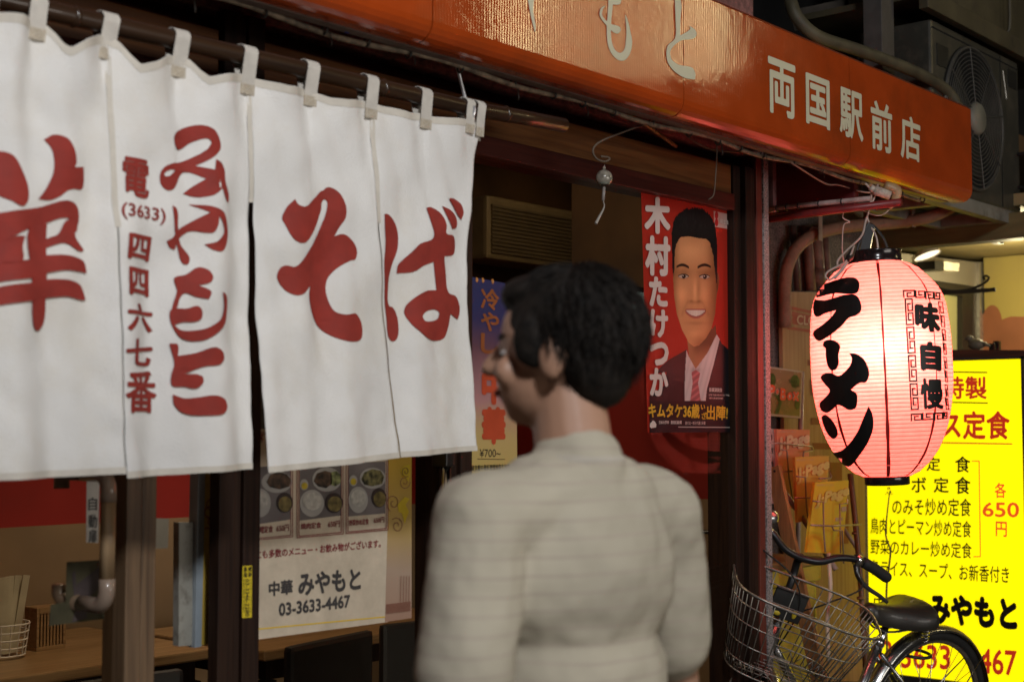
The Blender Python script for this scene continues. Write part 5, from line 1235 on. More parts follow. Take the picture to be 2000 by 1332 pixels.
MP('food_photo', [[(138, 95), (346, 80), (346, 395), (138, 425)], [(398, 80), (636, 62), (636, 372), (398, 402)], [(678, 70), (888, 62), (888, 360), (678, 378)]], .0010, photo)
MP('photo_plates', [ell(265, 180, 88, 62, 26), ell(168, 300, 62, 82, 26), ell(128, 190, 24, 34, 18), ell(552, 165, 84, 70, 26), ell(466, 302, 70, 78, 26), ell(420, 195, 25, 32, 18), ell(815, 158, 75, 60, 26), ell(731, 282, 56, 76, 26), ell(702, 172, 24, 32, 18)], .0014, plate)
MP('photo_bowls', [ell(308, 298, 46, 58, 24), ell(592, 300, 50, 58, 24), ell(850, 270, 42, 56, 24)], .0034, bowl)
MP('photo_rice', [ell(166, 285, 48, 52, 22), ell(466, 290, 55, 52, 22), ell(731, 272, 44, 50, 22)], .0034, rice); MP('photo_soup', [ell(308, 306, 38, 44, 22), ell(594, 306, 41, 44, 22), ell(852, 278, 35, 44, 22)], .0040, soup)
MP('photo_meat', [[(205, 180), (225, 140), (270, 120), (320, 135), (345, 165), (335, 205), (280, 222), (225, 210)], [(475, 175), (495, 130), (540, 115), (575, 125), (580, 190), (545, 215), (500, 205)]], .0034, meat)
MP('photo_greens', [[(748, 165), (765, 125), (810, 105), (860, 115), (880, 150), (868, 190), (810, 205), (765, 195)]], .0034, veg); MP('photo_cabbage', [[(572, 125), (605, 115), (630, 140), (628, 185), (598, 205), (572, 195)]], .0036, cabb); MP('photo_pickles', [ell(135, 195, 16, 20, 14), ell(421, 202, 18, 20, 14), ell(702, 178, 17, 20, 14)], .0034, pick)
MP('hidden_photo', [[(75, -480), (340, -470), (340, -130), (75, -120)], [(75, -950), (340, -940), (340, -620), (75, -610)], [(400, -940), (630, -930), (630, -620), (400, -620)], [(400, -470), (630, -460), (630, -130), (400, -130)]], .0010, M('photo_dark', (.09, .085, .08), .4, var=1., scale=25))
def mp_text(name, items, mat):
    bm = B()
    for s, x0, a0, b0, x1, a1, b1, bo in items: text_quad(bm, s, mpl, cP(x0, a0), cP(x1, a1), cP(x1, b1), cP(x0, b0), .0018, bo)
    return keep_part(fin(name, bm, mat), mp_)
mp_text('caption_lettering', [('味噌定食', 142, 436, 478, 242, 428, 470, .02), ('650円', 262, 428, 468, 334, 422, 462, .01), ('焼肉定食', 402, 417, 452, 520, 408, 446, .02), ('650円', 560, 405, 443, 627, 400, 438, .01), ('野菜炒め定食', 680, 398, 432, 793, 388, 424, .02), ('650円', 822, 385, 418, 882, 380, 412, .01), ('他にも多数のメニュー・お飲み物がございます。', 100, 578, 628, 862, 508, 556, .02)], dred_pr)
mp_text('shop_lettering', [('中華', 218, 752, 838, 356, 738, 824, .035), ('みやもと', 388, 702, 836, 748, 672, 800, .035), ('03-3633-4467', 276, 876, 952, 686, 826, 900, .03)], M('menu_black', (.05, .045, .045), .45))
bm = B(); text_rect(bm, 'メ', mpl, 501, 672, 690, 510, .0018, .03); text_rect(bm, '丼', mpl, 502, 846, 864, 514, .0018, .02); keep_part(fin('dish_lettering', bm, dred_pr), mp_)
bm = B(); strokes(bm, [[cP(138, 1027), cP(885, 955)]], mpl, .0014, .003); keep_part(fin('gold_rule', bm, yel_pr), mp_)
bm = B(); lc = []
for cx, cy, r, t0 in ((1000, 180, 34, 0), (935, 300, 42, 2), (955, 430, 38, 4), (1005, 120, 26, 1)):
    lc.append([cP(cx + r * (1 - a * .05) * math.cos(a * .55 + t0), cy + r * 1.25 * (1 - a * .05) * math.sin(a * .55 + t0)) for a in range(17)])
for k in range(9): lc.append([cP(892, 885 + k * 6), cP(1030, 868 + k * 6)])
lc += [[cP(975 + k * 16, 720), cP(972 + k * 16, 868)] for k in range(4)]
strokes(bm, lc, mpl, .0014, .0016); keep_part(fin('cloud_print', bm, M('gold_brown', (.22, .08, .05), .45)), mp_)
MP('leaf_print', [[(975, 110), (1000, 85), (1032, 80), (1030, 150), (1020, 180), (1000, 160), (985, 150)], [(960, 310), (1000, 265), (1030, 275), (1005, 310), (1025, 350), (1000, 420), (985, 360), (965, 350)]], .0016, M('gold_leaf', (.62, .44, .02), .4))
# ------------------------------------------------------------------ magazine rack
rk = thing('magazine_rack', 'pale metal magazine rack with a P BOX header board beside the window post', 'rack', PY(1520, 1200, 2.9))
rkm = M('rack_metal', (.42, .30, .26), .45, .2, var=.12)
YB = 2.93
def rtube(pts, r, name, sm=0, mat=rkm):
    bm = B(); tube(bm, [PY(*p) for p in pts], r, 10, sm=sm); return keep_part(fin(name, bm, mat, smooth=True), rk)
rtube([(1489, 716, YB), (1480, 1010, YB), (1472, 1300, YB)], .011, 'upright'); rtube([(1566, 726, YB), (1560, 1000, YB), (1556, 1300, YB)], .011, 'upright')
rtube([(1484, 893, YB - .02), (1560, 1000, YB - .17), (1633, 1112, YB - .33)], .0105, 'brace'); rtube([(1640, 1020, YB - .05), (1690, 1095, YB - .12)], .009, 'brace')
rtube([(1618, 1080, 2.62), (1622, 1150, 2.6), (1616, 1205, 2.58), (1618, 1290, 2.56)], .0085, 'front_leg', 4, M('rack_white', (.55, .47, .36), .45))
hpl = Pl('Y', YB - .015)
hd = slab('header_board', [(1491, 714), (1568, 725), (1564, 817), (1491, 811)], .02, rkm, rk, hpl)
hpic = ramp_mat('header_scene', [(0, (.30, .18, .05)), (.35, (.20, .15, .04)), (.7, (.20, .11, .05)), (1, (.26, .13, .08))], .25, 2, hpl.px(1530, 815)[1], hpl.px(1530, 720)[1], .4)
keep_part(sheet('header_picture', [[(1495, 718), (1565, 728), (1561, 813), (1495, 807)]], hpl, .001, hpic, None), rk)
tree_m = M('header_green', (.035, .05, .015), .3, var=.5, scale=50)
keep_part(sheet('header_trees', [ell(1506, 742, 9, 14, 12), ell(1552, 745, 9, 13, 12), ell(1500, 788, 5, 9, 10), ell(1556, 790, 5, 10, 10), [(1512, 808), (1520, 785), (1510, 770), (1519, 768), (1526, 786), (1519, 808)]], hpl, .0015, tree_m, None), rk)
cN = crop(1450, 680, 3.096)
for nm, mt, off, b in (('header_outline', p_wht, .003, .075), ('header_lettering', M('header_red', (.75, .06, .04), .35), .0042, .035)):
    bm = B()
    for c, q in (('P', ((152, 218), (196, 222), (190, 302), (150, 300))), ('·', ((200, 250), (216, 251), (214, 278), (199, 277))), ('B', ((224, 240), (262, 243), (258, 318), (222, 314))), ('o', ((266, 265), (298, 268), (296, 316), (264, 314))), ('x', ((300, 262), (340, 266), (336, 322), (298, 316)))):
        text_quad(bm, c, hpl, *[cN(*p) for p in q], off, b)
    keep_part(fin(nm, bm, mt), rk)
bm = B(); text_quad(bm, 'TAKE', hpl, cN(276, 190), cN(330, 196), cN(330, 214), cN(276, 210), .002, .03); text_quad(bm, 'FREE', hpl, cN(300, 216), cN(344, 220), cN(344, 236), cN(300, 233), .002, .03)
keep_part(fin('free_lettering', bm, black), rk)
mags = [
 ('mag', [(1517, 838), (1582, 839), (1577, 1000), (1522, 985)], 2.86, [(0, (.20, .01, .03)), (.5, (.72, .12, .05)), (1, (.74, .26, .16))], 'red magazine in the top pocket of the rack', [(518, 545)], ((212, 540), (403, 500), (403, 590), (212, 655))),
 ('mag', [(1553, 893), (1619, 890), (1613, 1010), (1558, 1020)], 2.74, [(0, (.62, .06, .05)), (.5, (.78, .40, .05)), (1, (.78, .48, .10))], 'orange magazine in the middle pocket of the rack', [], ((325, 725), (522, 660), (522, 745), (325, 830))),
 ('mag', [(1592, 942), (1658, 938), (1645, 1082), (1576, 1078)], 2.62, [(0, (.80, .50, .03)), (.45, (.82, .62, .04)), (.62, (.72, .30, .02)), (.8, (.82, .66, .05)), (1, (.84, .68, .06))], 'yellow magazine in the lowest pocket of the rack', [], ((445, 885), (642, 820), (642, 905), (430, 975))),
]
for i, (nm, q, Y, st_, lab, _, tq) in enumerate(mags):
    mpl2 = Pl('Y', Y); c = mpl2.at(*mpl2.px(*q[2])); t = thing('magazine', lab, 'magazine', c, 'free magazines in the rack')
    z0 = mpl2.px(*q[2])[1]; z1 = mpl2.px(*q[0])[1]
    slab('cover', q, .012, ramp_mat('cover_print%d' % i, st_, .3, 2, z0 - c.z + c.z, z1, .5), t, mpl2)
    for nm2, mt, off, b in (('title_outline', M('title_edge%d' % i, [(.50, .04, .03), (.60, .15, .02), (.60, .30, .02)][i], .35), .002, .10), ('title_lettering', M('title_fill%d' % i, [(.80, .55, .40), (.84, .66, .26), (.84, .74, .22)][i], .35), .0036, .05)):
        bm = B(); text_quad(bm, 'J·Page', mpl2, *[cN(*p) for p in tq], off, b); keep_part(fin(nm2, bm, mt), t)
    bm = B(); x0, y0 = q[0]; text_quad(bm, '毎月25日発行のフリーマガジン', mpl2, (x0 + 2, y0 + 3), (x0 + 36, y0 + 3), (x0 + 36, y0 + 7), (x0 + 2, y0 + 7), .002, 0); keep_part(fin('small_lettering', bm, p_wht), t)
    if i == 2:
        bm = B(); text_rect(bm, '無料', mpl2, 1642, 989, 1000, 1652, .003, .03); text_rect(bm, '東京の', mpl2, 1630, 1010, 1018, 1645, .003, .02); keep_part(fin('free_lettering', bm, p_wht), t)
mw = M('page_edges', (.48, .36, .33), .6, var=.2, scale=60)
t = thing('magazine', 'stack of pale magazine spines in the top pocket beside the red one', 'magazine', PY(1505, 985, 2.88), 'free magazines in the rack')
slab('spines', [(1493, 836), (1516, 838), (1522, 984), (1504, 983)], .03, mw, t, Pl('Y', 2.875))
bm = B()
for k in range(5):
    y = 848 + k * 26; text_quad(bm, ['特集', '東京', '街', '夏号', '07'][k], Pl('Y', 2.875), (1501 + k * 1.5, y), (1508 + k * 1.5, y), (1508 + k * 1.5, y + 12), (1501 + k * 1.5, y + 12), .002, .02)
keep_part(fin('spine_lettering', bm, black), t)
# wire pockets
wires_ = [
 [(1492, 868, 2.85), (1520, 865, 2.83), (1586, 872, 2.83), (1589, 880, 2.84)], [(1585, 872, 2.84), (1587, 880, 2.84), (1570, 882, 2.83), (1568, 893, 2.83)],
 [(1527, 878, 2.83), (1537, 880, 2.83), (1541, 930, 2.82), (1548, 975, 2.82)], [(1525, 922, 2.82), (1556, 919, 2.81), (1590, 925, 2.82)],
 [(1556, 930, 2.71), (1573, 932, 2.71), (1575, 985, 2.70), (1578, 1010, 2.7)], [(1552, 972, 2.71), (1586, 972, 2.70), (1620, 978, 2.71)], [(1620, 922, 2.72), (1624, 930, 2.71), (1622, 934, 2.71), (1600, 934, 2.70)],
 [(1588, 978, 2.59), (1608, 980, 2.59), (1609, 1040, 2.58), (1612, 1078, 2.58)], [(1655, 975, 2.6), (1655, 983, 2.59), (1640, 984, 2.59), (1642, 1080, 2.58)], [(1584, 1025, 2.58), (1625, 1027, 2.57), (1682, 1024, 2.58)], [(1625, 1027, 2.57), (1628, 1035, 2.57), (1645, 1036, 2.57), (1648, 1100, 2.57)]]
for w_ in wires_: rtube(w_, .0032, 'wire')
# loose timber by the rack
t = thing('wooden_stick', 'flat wooden stick with a nail hole leaning in front of the rack', 'stick', PY(1545, 1050, 2.56))
bm = B(); a = PY(1511, 912, 2.62); b = PY(1600, 1330, 2.42); obox(bm, a, b, .022, .05, (0, 1, .2)); keep_part(fin('slat', bm, wood('stick_wood', (.30, .13, .045), (.18, .075, .03), 'Z', .5)), t)
bm = B(); c = lerp(a, b, .02); d_ = EYE - c; d_.normalize(); lathe(bm, [(.0, 0), (.0045, 0)], c + d_ * .016, 12, d_.to_track_quat('Z', 'Y').to_matrix()); keep_part(fin('nail_hole', bm, dark), t)
t = thing('bamboo_stick', 'brown bamboo stick standing upright right of the magazines', 'stick', PY(1680, 1100, 2.7))
bm = B(); pts = [PY(1661, 925, 2.75), PY(1672, 1030, 2.72), PY(1682, 1150, 2.7), PY(1692, 1320, 2.66)]; tube(bm, pts, [.013, .0125, .012, .012], 12, sm=4)
for k in (.3, .62): 
    c = lerp(pts[0], pts[3], k); tube(bm, [c + Vector((0, 0, .006)), c, c - Vector((0, 0, .006))], [.0125, .0145, .0125], 12)
keep_part(fin('culm', bm, wood('stick_bamboo', (.26, .13, .06), (.17, .08, .035), 'Z', .45), smooth=True), t)
# yellow bin behind the bicycle basket
bn = thing('yellow_bin', 'yellow plastic storage bin with lid behind the bicycle basket', 'bin', (4.70, 2.80, 0))
ypl = M('bin_yellow', (.46, .37, .045), .38, var=.08, scale=4, dirt=(.22, .17, .05), dscale=5)
ztop = PY(1500, 1100, 2.66).z
part('body', bn, ypl, ((4.43, 2.66, .02), (4.92, 2.92, ztop - .09)), bev=.02)
part('lid', bn, M('lid_brown', (.20, .11, .04), .45, dirt=(.3, .2, .05), dscale=6), ((4.41, 2.645, ztop - .03), (4.94, 2.94, ztop)), bev=.008); part('rim', bn, ypl, ((4.415, 2.65, ztop - .0895), (4.935, 2.93, ztop - .0305)), bev=.008)

# ------------------------------------------------------------------ bicycle
BX, BYY, BYAW, BLEAN, STEER, BS = 5.1455, 2.3975, -.256, .165, .95, 1.04
bk = thing('bicycle', 'black city bicycle with wire front basket leaning on its stand', 'bicycle', (BX, BYY, 0))
bk.rotation_euler = (-BLEAN, 0, math.pi + BYAW); bk.scale = (BS, BS, BS)
HT = Vector((.805, 0, .76)); HA = Vector((-.316, 0, .949)).normalized(); RS = Matrix.Rotation(STEER, 3, HA)
def stq(p): return HT + RS @ (Vector(p) - HT)
def bpart(name, fnc, mat, smooth=True, steer=False, parent=None):
    bm = B(); fnc(bm)
    if steer:
        for v in bm.verts: v.co = stq(v.co)
    return fin(name, bm, mat, parent or bk, smooth)
frm = M('bike_frame', (.42, .42, .43), .25, .95, var=.12, scale=20); silver = M('bike_silver', (.55, .55, .56), .22, 1, var=.1); gum = M('tyre', (.016, .016, .016), .65, bump=.3, bscale=90)
BB = Vector((.45, 0, .275)); RA = Vector((0, 0, .335)); FA = Vector((1.075, 0, .335)); ST = Vector((.29, 0, .66)); HB = Vector((.865, 0, .58))
bpart('down_tube', lambda b: tube(b, [BB, Vector((.62, 0, .36)), HB + Vector((-.01, 0, .02))], .017, 12, sm=4), frm)
bpart('top_tube', lambda b: tube(b, [Vector((.37, 0, .47)), Vector((.6, 0, .47)), HT - Vector((-.01, 0, .06))], .015, 12, sm=4), frm)
bpart('seat_tube', lambda b: tube(b, [BB, ST], .0165, 12), frm)
for s in (-1, 1):
    bpart('chain_stay', lambda b: tube(b, [BB + Vector((0, s * .02, 0)), Vector((.2, s * .05, .31)), RA + Vector((0, s * .065, 0))], .0095, 8), frm)
    bpart('seat_stay', lambda b: tube(b, [ST + Vector((0, s * .018, -.04)), RA + Vector((0, s * .065, 0))], .008, 8), frm)
    bpart('fork_blade', lambda b: tube(b, [HB + Vector((0, s * .045, -.03)), HB + Vector((.06, s * .055, -.12)), FA + Vector((0, s * .055, 0))], [.013, .012, .008], 10), chrome, True, True)
bpart('fork_crown', lambda b: box(b, HB + Vector((-.025, -.06, -.045)), HB + Vector((.03, .06, -.01)), .008), chrome, True, True)
bpart('head_tube', lambda b: tube(b, [HB, HT], .021, 14), frm)
bpart('seat_post', lambda b: tube(b, [ST - Vector((0, 0, .04)), Vector((.262, 0, .715))], .0125, 10), silver)
bpart('seat_clamp', lambda b: tube(b, [ST - Vector((0, 0, .015)), ST + Vector((0, 0, .012))], .021, 12), silver)
def wheel(c, steer, nm):
    w = bpart('wheel', lambda b: ring(b, c, .305, .0115, 'Y', 56, 8), silver, True, steer)
    def tyre(b):
        ring(b, c, .325, .019, 'Y', 64, 10)
    bpart('tyre', tyre, gum, True, steer, w)
    def hub(b): tube(b, [c + Vector((0, -.045, 0)), c + Vector((0, -.035, 0)), c + Vector((0, -.03, 0)), c + Vector((0, .03, 0)), c + Vector((0, .035, 0)), c + Vector((0, .045, 0))], [.012, .025, .014, .014, .025, .012], 14); tube(b, [c + Vector((0, -.075, 0)), c + Vector((0, .075, 0))], .006, 8)
    bpart('hub', hub, silver, True, steer, w)
    def spk(b):
        for k in range(32):
            a = 2 * math.pi * k / 32; s = (-1) ** k; o = .5 if (k // 2) % 2 else -.5
            tube(b, [c + Vector((.022 * math.cos(a + o * 2), s * .033, .022 * math.sin(a + o * 2))), c + Vector((.298 * math.cos(a), s * .004, .298 * math.sin(a)))], .0014, 4)
    bpart('spokes', spk, silver, True, steer, w)
wheel(RA, False, 'rear'); wheel(FA, True, 'front')
def fender(c, a0, a1):
    def f(b):
        n = 26; pr = None
        for i in range(n + 1):
            a = a0 + (a1 - a0) * i / n; e = Vector((math.cos(a), 0, math.sin(a)))
            row = [b.verts.new(c + e * (.362 - .014 * (w / .026) ** 2) + Vector((0, w, 0))) for w in (-.03, -.024, -.012, 0, .012, .024, .03)]
            if pr:
                for j in range(6): b.faces.new((pr[j], pr[j + 1], row[j + 1], row[j]))
            pr = row
    return f
o = bpart('rear_mudguard', fender(RA, R(-5), R(205)), M('mudguard', (.50, .50, .48), .25, 1, var=.1)); sd = o.modifiers.new('t', 'SOLIDIFY'); sd.thickness = .0015
o = bpart('front_mudguard', fender(FA, R(35), R(190)), MAT['mudguard'], True, True); sd = o.modifiers.new('t', 'SOLIDIFY'); sd.thickness = .0015
for s in (-1, 1): bpart('mudguard_stay', lambda b: tube(b, [RA + Vector((0, s * .07, 0)), RA + Vector((-.27, s * .028, .235))], .0025, 6), silver)
# saddle: wide at the back, narrow nose
def saddle(b):
    N, Mn = 30, 24; rings = []
    for i in range(N + 1):
        t = i / N; x = .085 + .30 * t
        w = .034 + .088 / (1 + math.exp((t - .50) * 10))
        endk = min(1, (t / .14)) ** .5 if t < .14 else (min(1, (1 - t) / .10) ** .5 if t > .9 else 1)
        h = .052 - .018 * t; zc = .765 - .020 * math.sin(math.pi * t) + .010 * t
        ring_ = []
        for j in range(Mn):
            a = 2 * math.pi * j / Mn; ca, sa = math.cos(a), math.sin(a)
            yy = w * max(.05, endk) * (abs(ca) ** .7) * (1 if ca > 0 else -1)
            zz = (h * (abs(sa) ** .7)) * (1 if sa > 0 else -.9) * max(.2, endk) - .014 * (abs(ca) ** 2)
            ring_.append(b.verts.new((x, yy, zc + zz)))
        rings.append(ring_)
    for A, C in zip(rings, rings[1:]):
        for j in range(Mn): b.faces.new((A[j], A[(j + 1) % Mn], C[(j + 1) % Mn], C[j]))
    b.faces.new(rings[0][::-1]); b.faces.new(rings[-1])
bpart('saddle', saddle, M('saddle_vinyl', (.028, .026, .022), .38, var=.15, bump=.25, bscale=260, coat=.15))
def srail(b):
    for s in (-1, 1): tube(b, [(.12, s * .05, .715), (.16, s * .025, .70), (.28, s * .022, .70), (.34, s * .012, .73)], .004, 6, sm=3)
    for s in (-1, 1):
        pts = [(.12 + .013 * math.cos(k * .9), s * .06 + .013 * math.sin(k * .9), .665 + .06 * k / 35) for k in range(36)]; tube(b, pts, .003, 5)
bpart('saddle_springs', srail, silver)
# handlebar, grips, levers, bell
CL = Vector((.745, 0, .985))
bpart('stem', lambda b: tube(b, [HT - Vector((0, 0, .02)), HT + HA * .17, CL + Vector((-.03, 0, -.01)), CL], [.0125, .0125, .0135, .016], 12), M('stem_black', (.03, .03, .032), .3, .5), True, True)
bpart('quill', lambda b: tube(b, [HT - HA * .02, HT + HA * .12], .0155, 12), silver, True, True)
bar = [(.655, -.31, 1.0), (.70, -.20, 1.035), (.735, -.12, 1.03), (.752, -.065, 1.0), (.748, -.02, .988), (.748, .02, .988), (.752, .065, 1.0), (.735, .12, 1.03), (.70, .20, 1.035), (.655, .31, 1.0)]
bpart('handlebar', lambda b: tube(b, bar, .0118, 12, sm=6), M('bar_black', (.03, .03, .032), .35, .5), True, True)
for s in (-1, 1):
    bpart('grip', lambda b: tube(b, [(.697, s * .207, 1.033), (.676, s * .258, 1.019), (.656, s * .308, 1.001), (.652, s * .318, .997)], [.0185, .019, .019, .014], 16, sm=3), rubber, True, True)
    bpart('lever_clamp', lambda b: tube(b, [(.712, s * .176, 1.036), (.704, s * .194, 1.035)], .020, 12), chrome, True, True)
    bpart('brake_lever', lambda b: tube(b, [(.715, s * .185, 1.02), (.735, s * .20, .992), (.727, s * .24, .966), (.70, s * .30, .945), (.688, s * .335, .93)], [.011, .0085, .008, .0075, .006], 8, sm=4), M('lever_grey', (.10, .10, .10), .35, .7), True, True)
bpart('bell', lambda b: lathe(b, [(.001, .034), (.014, .033), (.028, .026), (.034, .014), (.034, .0), (.028, -.004), (.001, -.006)], (.735, -.145, 1.066), 24, Matrix.Rotation(.25, 3, 'X')), M('bell_silver', (.42, .43, .44), .25, .9), True, True)
bpart('bell_clamp', lambda b: (tube(b, [(.722, -.152, 1.038), (.734, -.13, 1.036)], .018, 10), box(b, (.74, -.15, 1.03), (.77, -.12, 1.047), .004)), chrome, True, True)
bpart('brake_cable', lambda b: tube(b, [(.73, .19, 1.0), (.82, .2, .98), (.86, .1, .90), (.82, .03, .80), (.84, .02, .62)], .0028, 6, sm=6), rubber, True, True)
bpart('brake_cable', lambda b: tube(b, [(.73, -.19, 1.0), (.85, -.15, 1.00), (.88, -.02, .95), (.84, .04, .82), (.70, .03, .52)], .0028, 6, sm=6), rubber, True, True)
# wire basket
bw = M('basket_wire', (.34, .32, .29), .35, .8, var=.3, scale=40); bwd = M('basket_mesh', (.30, .28, .25), .4, .8, var=.3, scale=40)
def bask(u, v, k=0):   # u round the loop 0..1, v from bottom 0 to rim 1
    a = 2 * math.pi * u; n = .55
    ca, sa = math.cos(a), math.sin(a)
    rx = (.125 + .045 * v); ry = (.165 + .070 * v)
    return Vector((1.005 + .02 * v + rx * math.copysign(abs(ca) ** n, ca), ry * math.copysign(abs(sa) ** n, sa), .685 + .265 * v))
def loop(b, v, r):
    pts = [bask(k / 48, v) for k in range(49)]; tube(b, pts, r, 6, cap=False)
bpart('basket_rim', lambda b: loop(b, 1, .0042), bw, True, True)
def hoops(b):
    for v in (.84, .62, .36, .14): loop(b, v, .0022)
bpart('basket_hoops', hoops, bw, True, True)
def ribs(b):
    for k in range(44): tube(b, [bask(k / 44, 0), bask(k / 44, .5), bask(k / 44, 1)], .0019, 5)
    loop(b, 0, .003)
bpart('basket_wires', ribs, bwd, True, True)
def floor_(b):
    for k in range(11):
        y = -.125 + .025 * k; tube(b, [(.885, y, .685), (1.085, y, .685)], .0018, 4)
    for k in range(8):
        x = .89 + .028 * k; tube(b, [(x, -.135, .687), (x, .135, .687)], .0018, 4)
    for k in range(24):
        for m in range(2):
            p, q = bask(k / 24, .0), bask((k + .5 * (1 if m else -1)) / 24, .13); tube(b, [p, q], .0016, 4)
bpart('basket_floor', floor_, bwd, True, True)
bpart('basket_bracket', lambda b: (box(b, (.832, -.055, .80), (.845, .055, .90), .004), tube(b, [(.80, -.03, .82), (.84, -.03, .82)], .006, 8), tube(b, [(.80, .03, .82), (.84, .03, .82)], .006, 8)), M('bracket_black', (.025, .025, .024), .45), True, True)
def brs(b):
    for s in (-1, 1): tube(b, [FA + Vector((0, s * .075, 0)), (1.05, s * .12, .55), (1.03, s * .11, .684)], .004, 6, sm=3)
bpart('basket_struts', brs, bw, True, True)
bpart('reflector', lambda b: (ellipsoid(b, (.848, -.025, .815), (.004, .012, .008), None, 10, 8), ellipsoid(b, (.848, .03, .83), (.004, .008, .016), None, 10, 8)), M('reflector_yellow', (.6, .45, .03), .3), True, True)
# drive side bits and stand
def crank(b):
    lathe(b, [(.001, 0), (.085, 0), (.088, .004), (.08, .008), (.001, .01)], BB + Vector((0, -.04, 0)), 36, Matrix.Rotation(R(90), 3, 'X'))
bpart('chain_ring', crank, steel)
bpart('chain_guard', lambda b: (box(b, (.02, -.075, .31), (.5, -.062, .36), .01)), frm)
for s in (-1, 1):
    bpart('crank_arm', lambda b: obox(b, BB + Vector((0, s * .07, 0)), BB + Vector((s * .11, s * .075, s * .12)), .02, .012), silver, False)
    bpart('pedal', lambda b: box(b, BB + Vector((s * .11 - .04, s * .09, s * .12 - .012)), BB + Vector((s * .11 + .04, s * .17, s * .12 + .012)), .005), rubber, False)
bpart('side_stand', lambda b: tube(b, [(.03, .07, .32), (.06, .16, .15), (.10, .23, .045)], .008, 8), silver)
bpart('rear_lock', lambda b: ring(b, (.09, 0, .60), .055, .006, 'Z', 30, 6), M('lock_black', (.02, .02, .02), .4))

# ------------------------------------------------------------------ neighbouring shop corner on the right
nw = thing('neighbour_wall', 'yellow painted wall with pinkish mural blobs of the shop next door', 'wall', (8.1, 2.6, 0))
yw = M('yellow_wall', (.42, .33, .09), .6, var=.08, scale=3, dirt=(.36, .28, .10), dscale=2)
part('wall_face', nw, yw, ((8.1, .6, 0), (8.3, 3.27, 2.44)), bev=0)
npx = Pl('X', 8.1)
keep_part(sheet('mural_blobs', [ell(1938, 628, 19, 32, 26), [(1919, 618), (1925, 604), (1945, 600), (1957, 625), (1957, 690), (1919, 690)], [(1957, 624), (1975, 618), (2010, 619), (2060, 622), (2060, 690), (1957, 690)]], npx, .001, M('mural_pink', (.33, .115, .05), .65, var=.15, scale=5), None), nw)
sl_ = M('silver_panel', (.34, .31, .26), .32, .4, var=.1, scale=3)
nd = thing('neighbour_entrance', 'lit glass entrance in a dark frame under a silver panel next door', 'entrance', (7.6, 3.3, 0))
ndp = Pl('Y', 3.3)
slab('silver_header', [(1760, 495), (1914, 513), (1914, 561), (1760, 538)], .1, sl_, nd, ndp)
slab('door_frame', [(1760, 540), (1914, 562), (1914, 700), (1880, 700), (1880, 578), (1760, 560)], .08, M('jamb_dark', (.018, .014, .011), .5), nd, ndp)
slab('lit_glass', [(1780, 563), (1879, 579), (1879, 700), (1780, 700)], .02, emis('door_glow', (.60, .52, .16), .28, (.3, .26, .1), var=.15), nd, ndp, -.03)
slab('corner_strip', [(1907, 512), (1917, 513), (1917, 700), (1908, 700)], .03, M('corner_silver', (.55, .51, .44), .25, .7), nd, ndp, .02)
slab('lower_panel', [(1760, 701), (1914, 701), (1914, 1100), (1760, 1100)], .08, M('jamb_lower', (.06, .05, .04), .6), nd, ndp)
nc = thing('neighbour_canopy', 'olive underside of the canopy over the next shop corner', 'canopy', (7.3, 2.6, 2.44))
part('soffit', nc, M('canopy_olive', (.30, .235, .105), .6, var=.15, scale=3), ((6.3, 1.2, 2.445), (9.2, 3.6, 2.5)))
part('cross_beam', nc, M('beam_olive', (.15, .12, .045), .55, var=.25, scale=5, stretch=(4, .6, 4)), ((6.2, 1.2, 2.285), (6.298, 3.2, 2.40)))
em_ = thing('wall_light', 'small boxy wall light on the silver panel next door', 'light', PY(1850, 518, 3.25))
slab('housing', [(1826, 509), (1843, 511), (1843, 529), (1826, 526)], .1, blk_met, em_, Pl('Y', 3.18)); slab('diffuser', [(1844, 511), (1874, 514), (1872, 530), (1844, 528)], .08, M('diffuser_cream', (.62, .56, .44), .4), em_, Pl('Y', 3.18))
sp_ = thing('spot_lamp', 'white dish spot lamp glowing under the canopy right of the lantern', 'lamp', PY(1812, 500, 3.0))
bm = B(); q_ = Matrix.Rotation(R(160), 3, 'X'); lathe(bm, [(.012, -.05), (.03, -.045), (.065, -.012), (.068, 0)], seg=28, mat3=q_); fin('dish', bm, white_pr, sp_, True)
bm = B(); lathe(bm, [(.001, -.004), (.060, -.004)], seg=28, mat3=q_); fin('lit_face', bm, emis('spot_glow', (1, .88, .60), 1.6), sp_)
bm = B(); tube(bm, [(0, 0, .045), (0, 0, .12)], .01, 8); fin('neck', bm, blk_met, sp_)
_l = lamp('neighbour_spot_light', 'POINT', (7.3, 2.75, 2.2), 24, (1, .86, .5), .05); _l.data.specular_factor = .3
ld = thing('wooden_ledge', 'dark reddish wooden ledge just above the yellow lit sign', 'ledge', PX(1925, 695, 6.75))
lpx = Pl('X', 6.75)
slab('plank', [(1835, 683), (2060, 684), (2060, 706), (1835, 708)], .14, wood('ledge_wood', (.12, .035, .018), (.04, .014, .01), 'Y', .5, .5), ld, lpx)
for (x, y) in ((1952, 707), (1996, 704)):
    bm = B(); tube(bm, [PX(x, y - 6, 6.7), PX(x, y + 4, 6.7)], .012, 8); keep_part(fin('bolt', bm, blk_met), ld)
bd_ = thing('bird_ornament', 'small grey bird ornament sitting on the wooden ledge', 'ornament', PX(1905, 684, 6.82))
bm = B(); ellipsoid(bm, (0, -.005, .028), (.03, .042, .028)); ellipsoid(bm, (0, .028, .058), (.017, .02, .017)); tube(bm, [(0, .045, .058), (0, .06, .054)], [.006, .001], 8); tube(bm, [(0, -.04, .03), (0, -.075, .018)], [.014, .006], 8)
fin('body', bm, M('ornament_grey', (.13, .115, .08), .6), bd_, True)
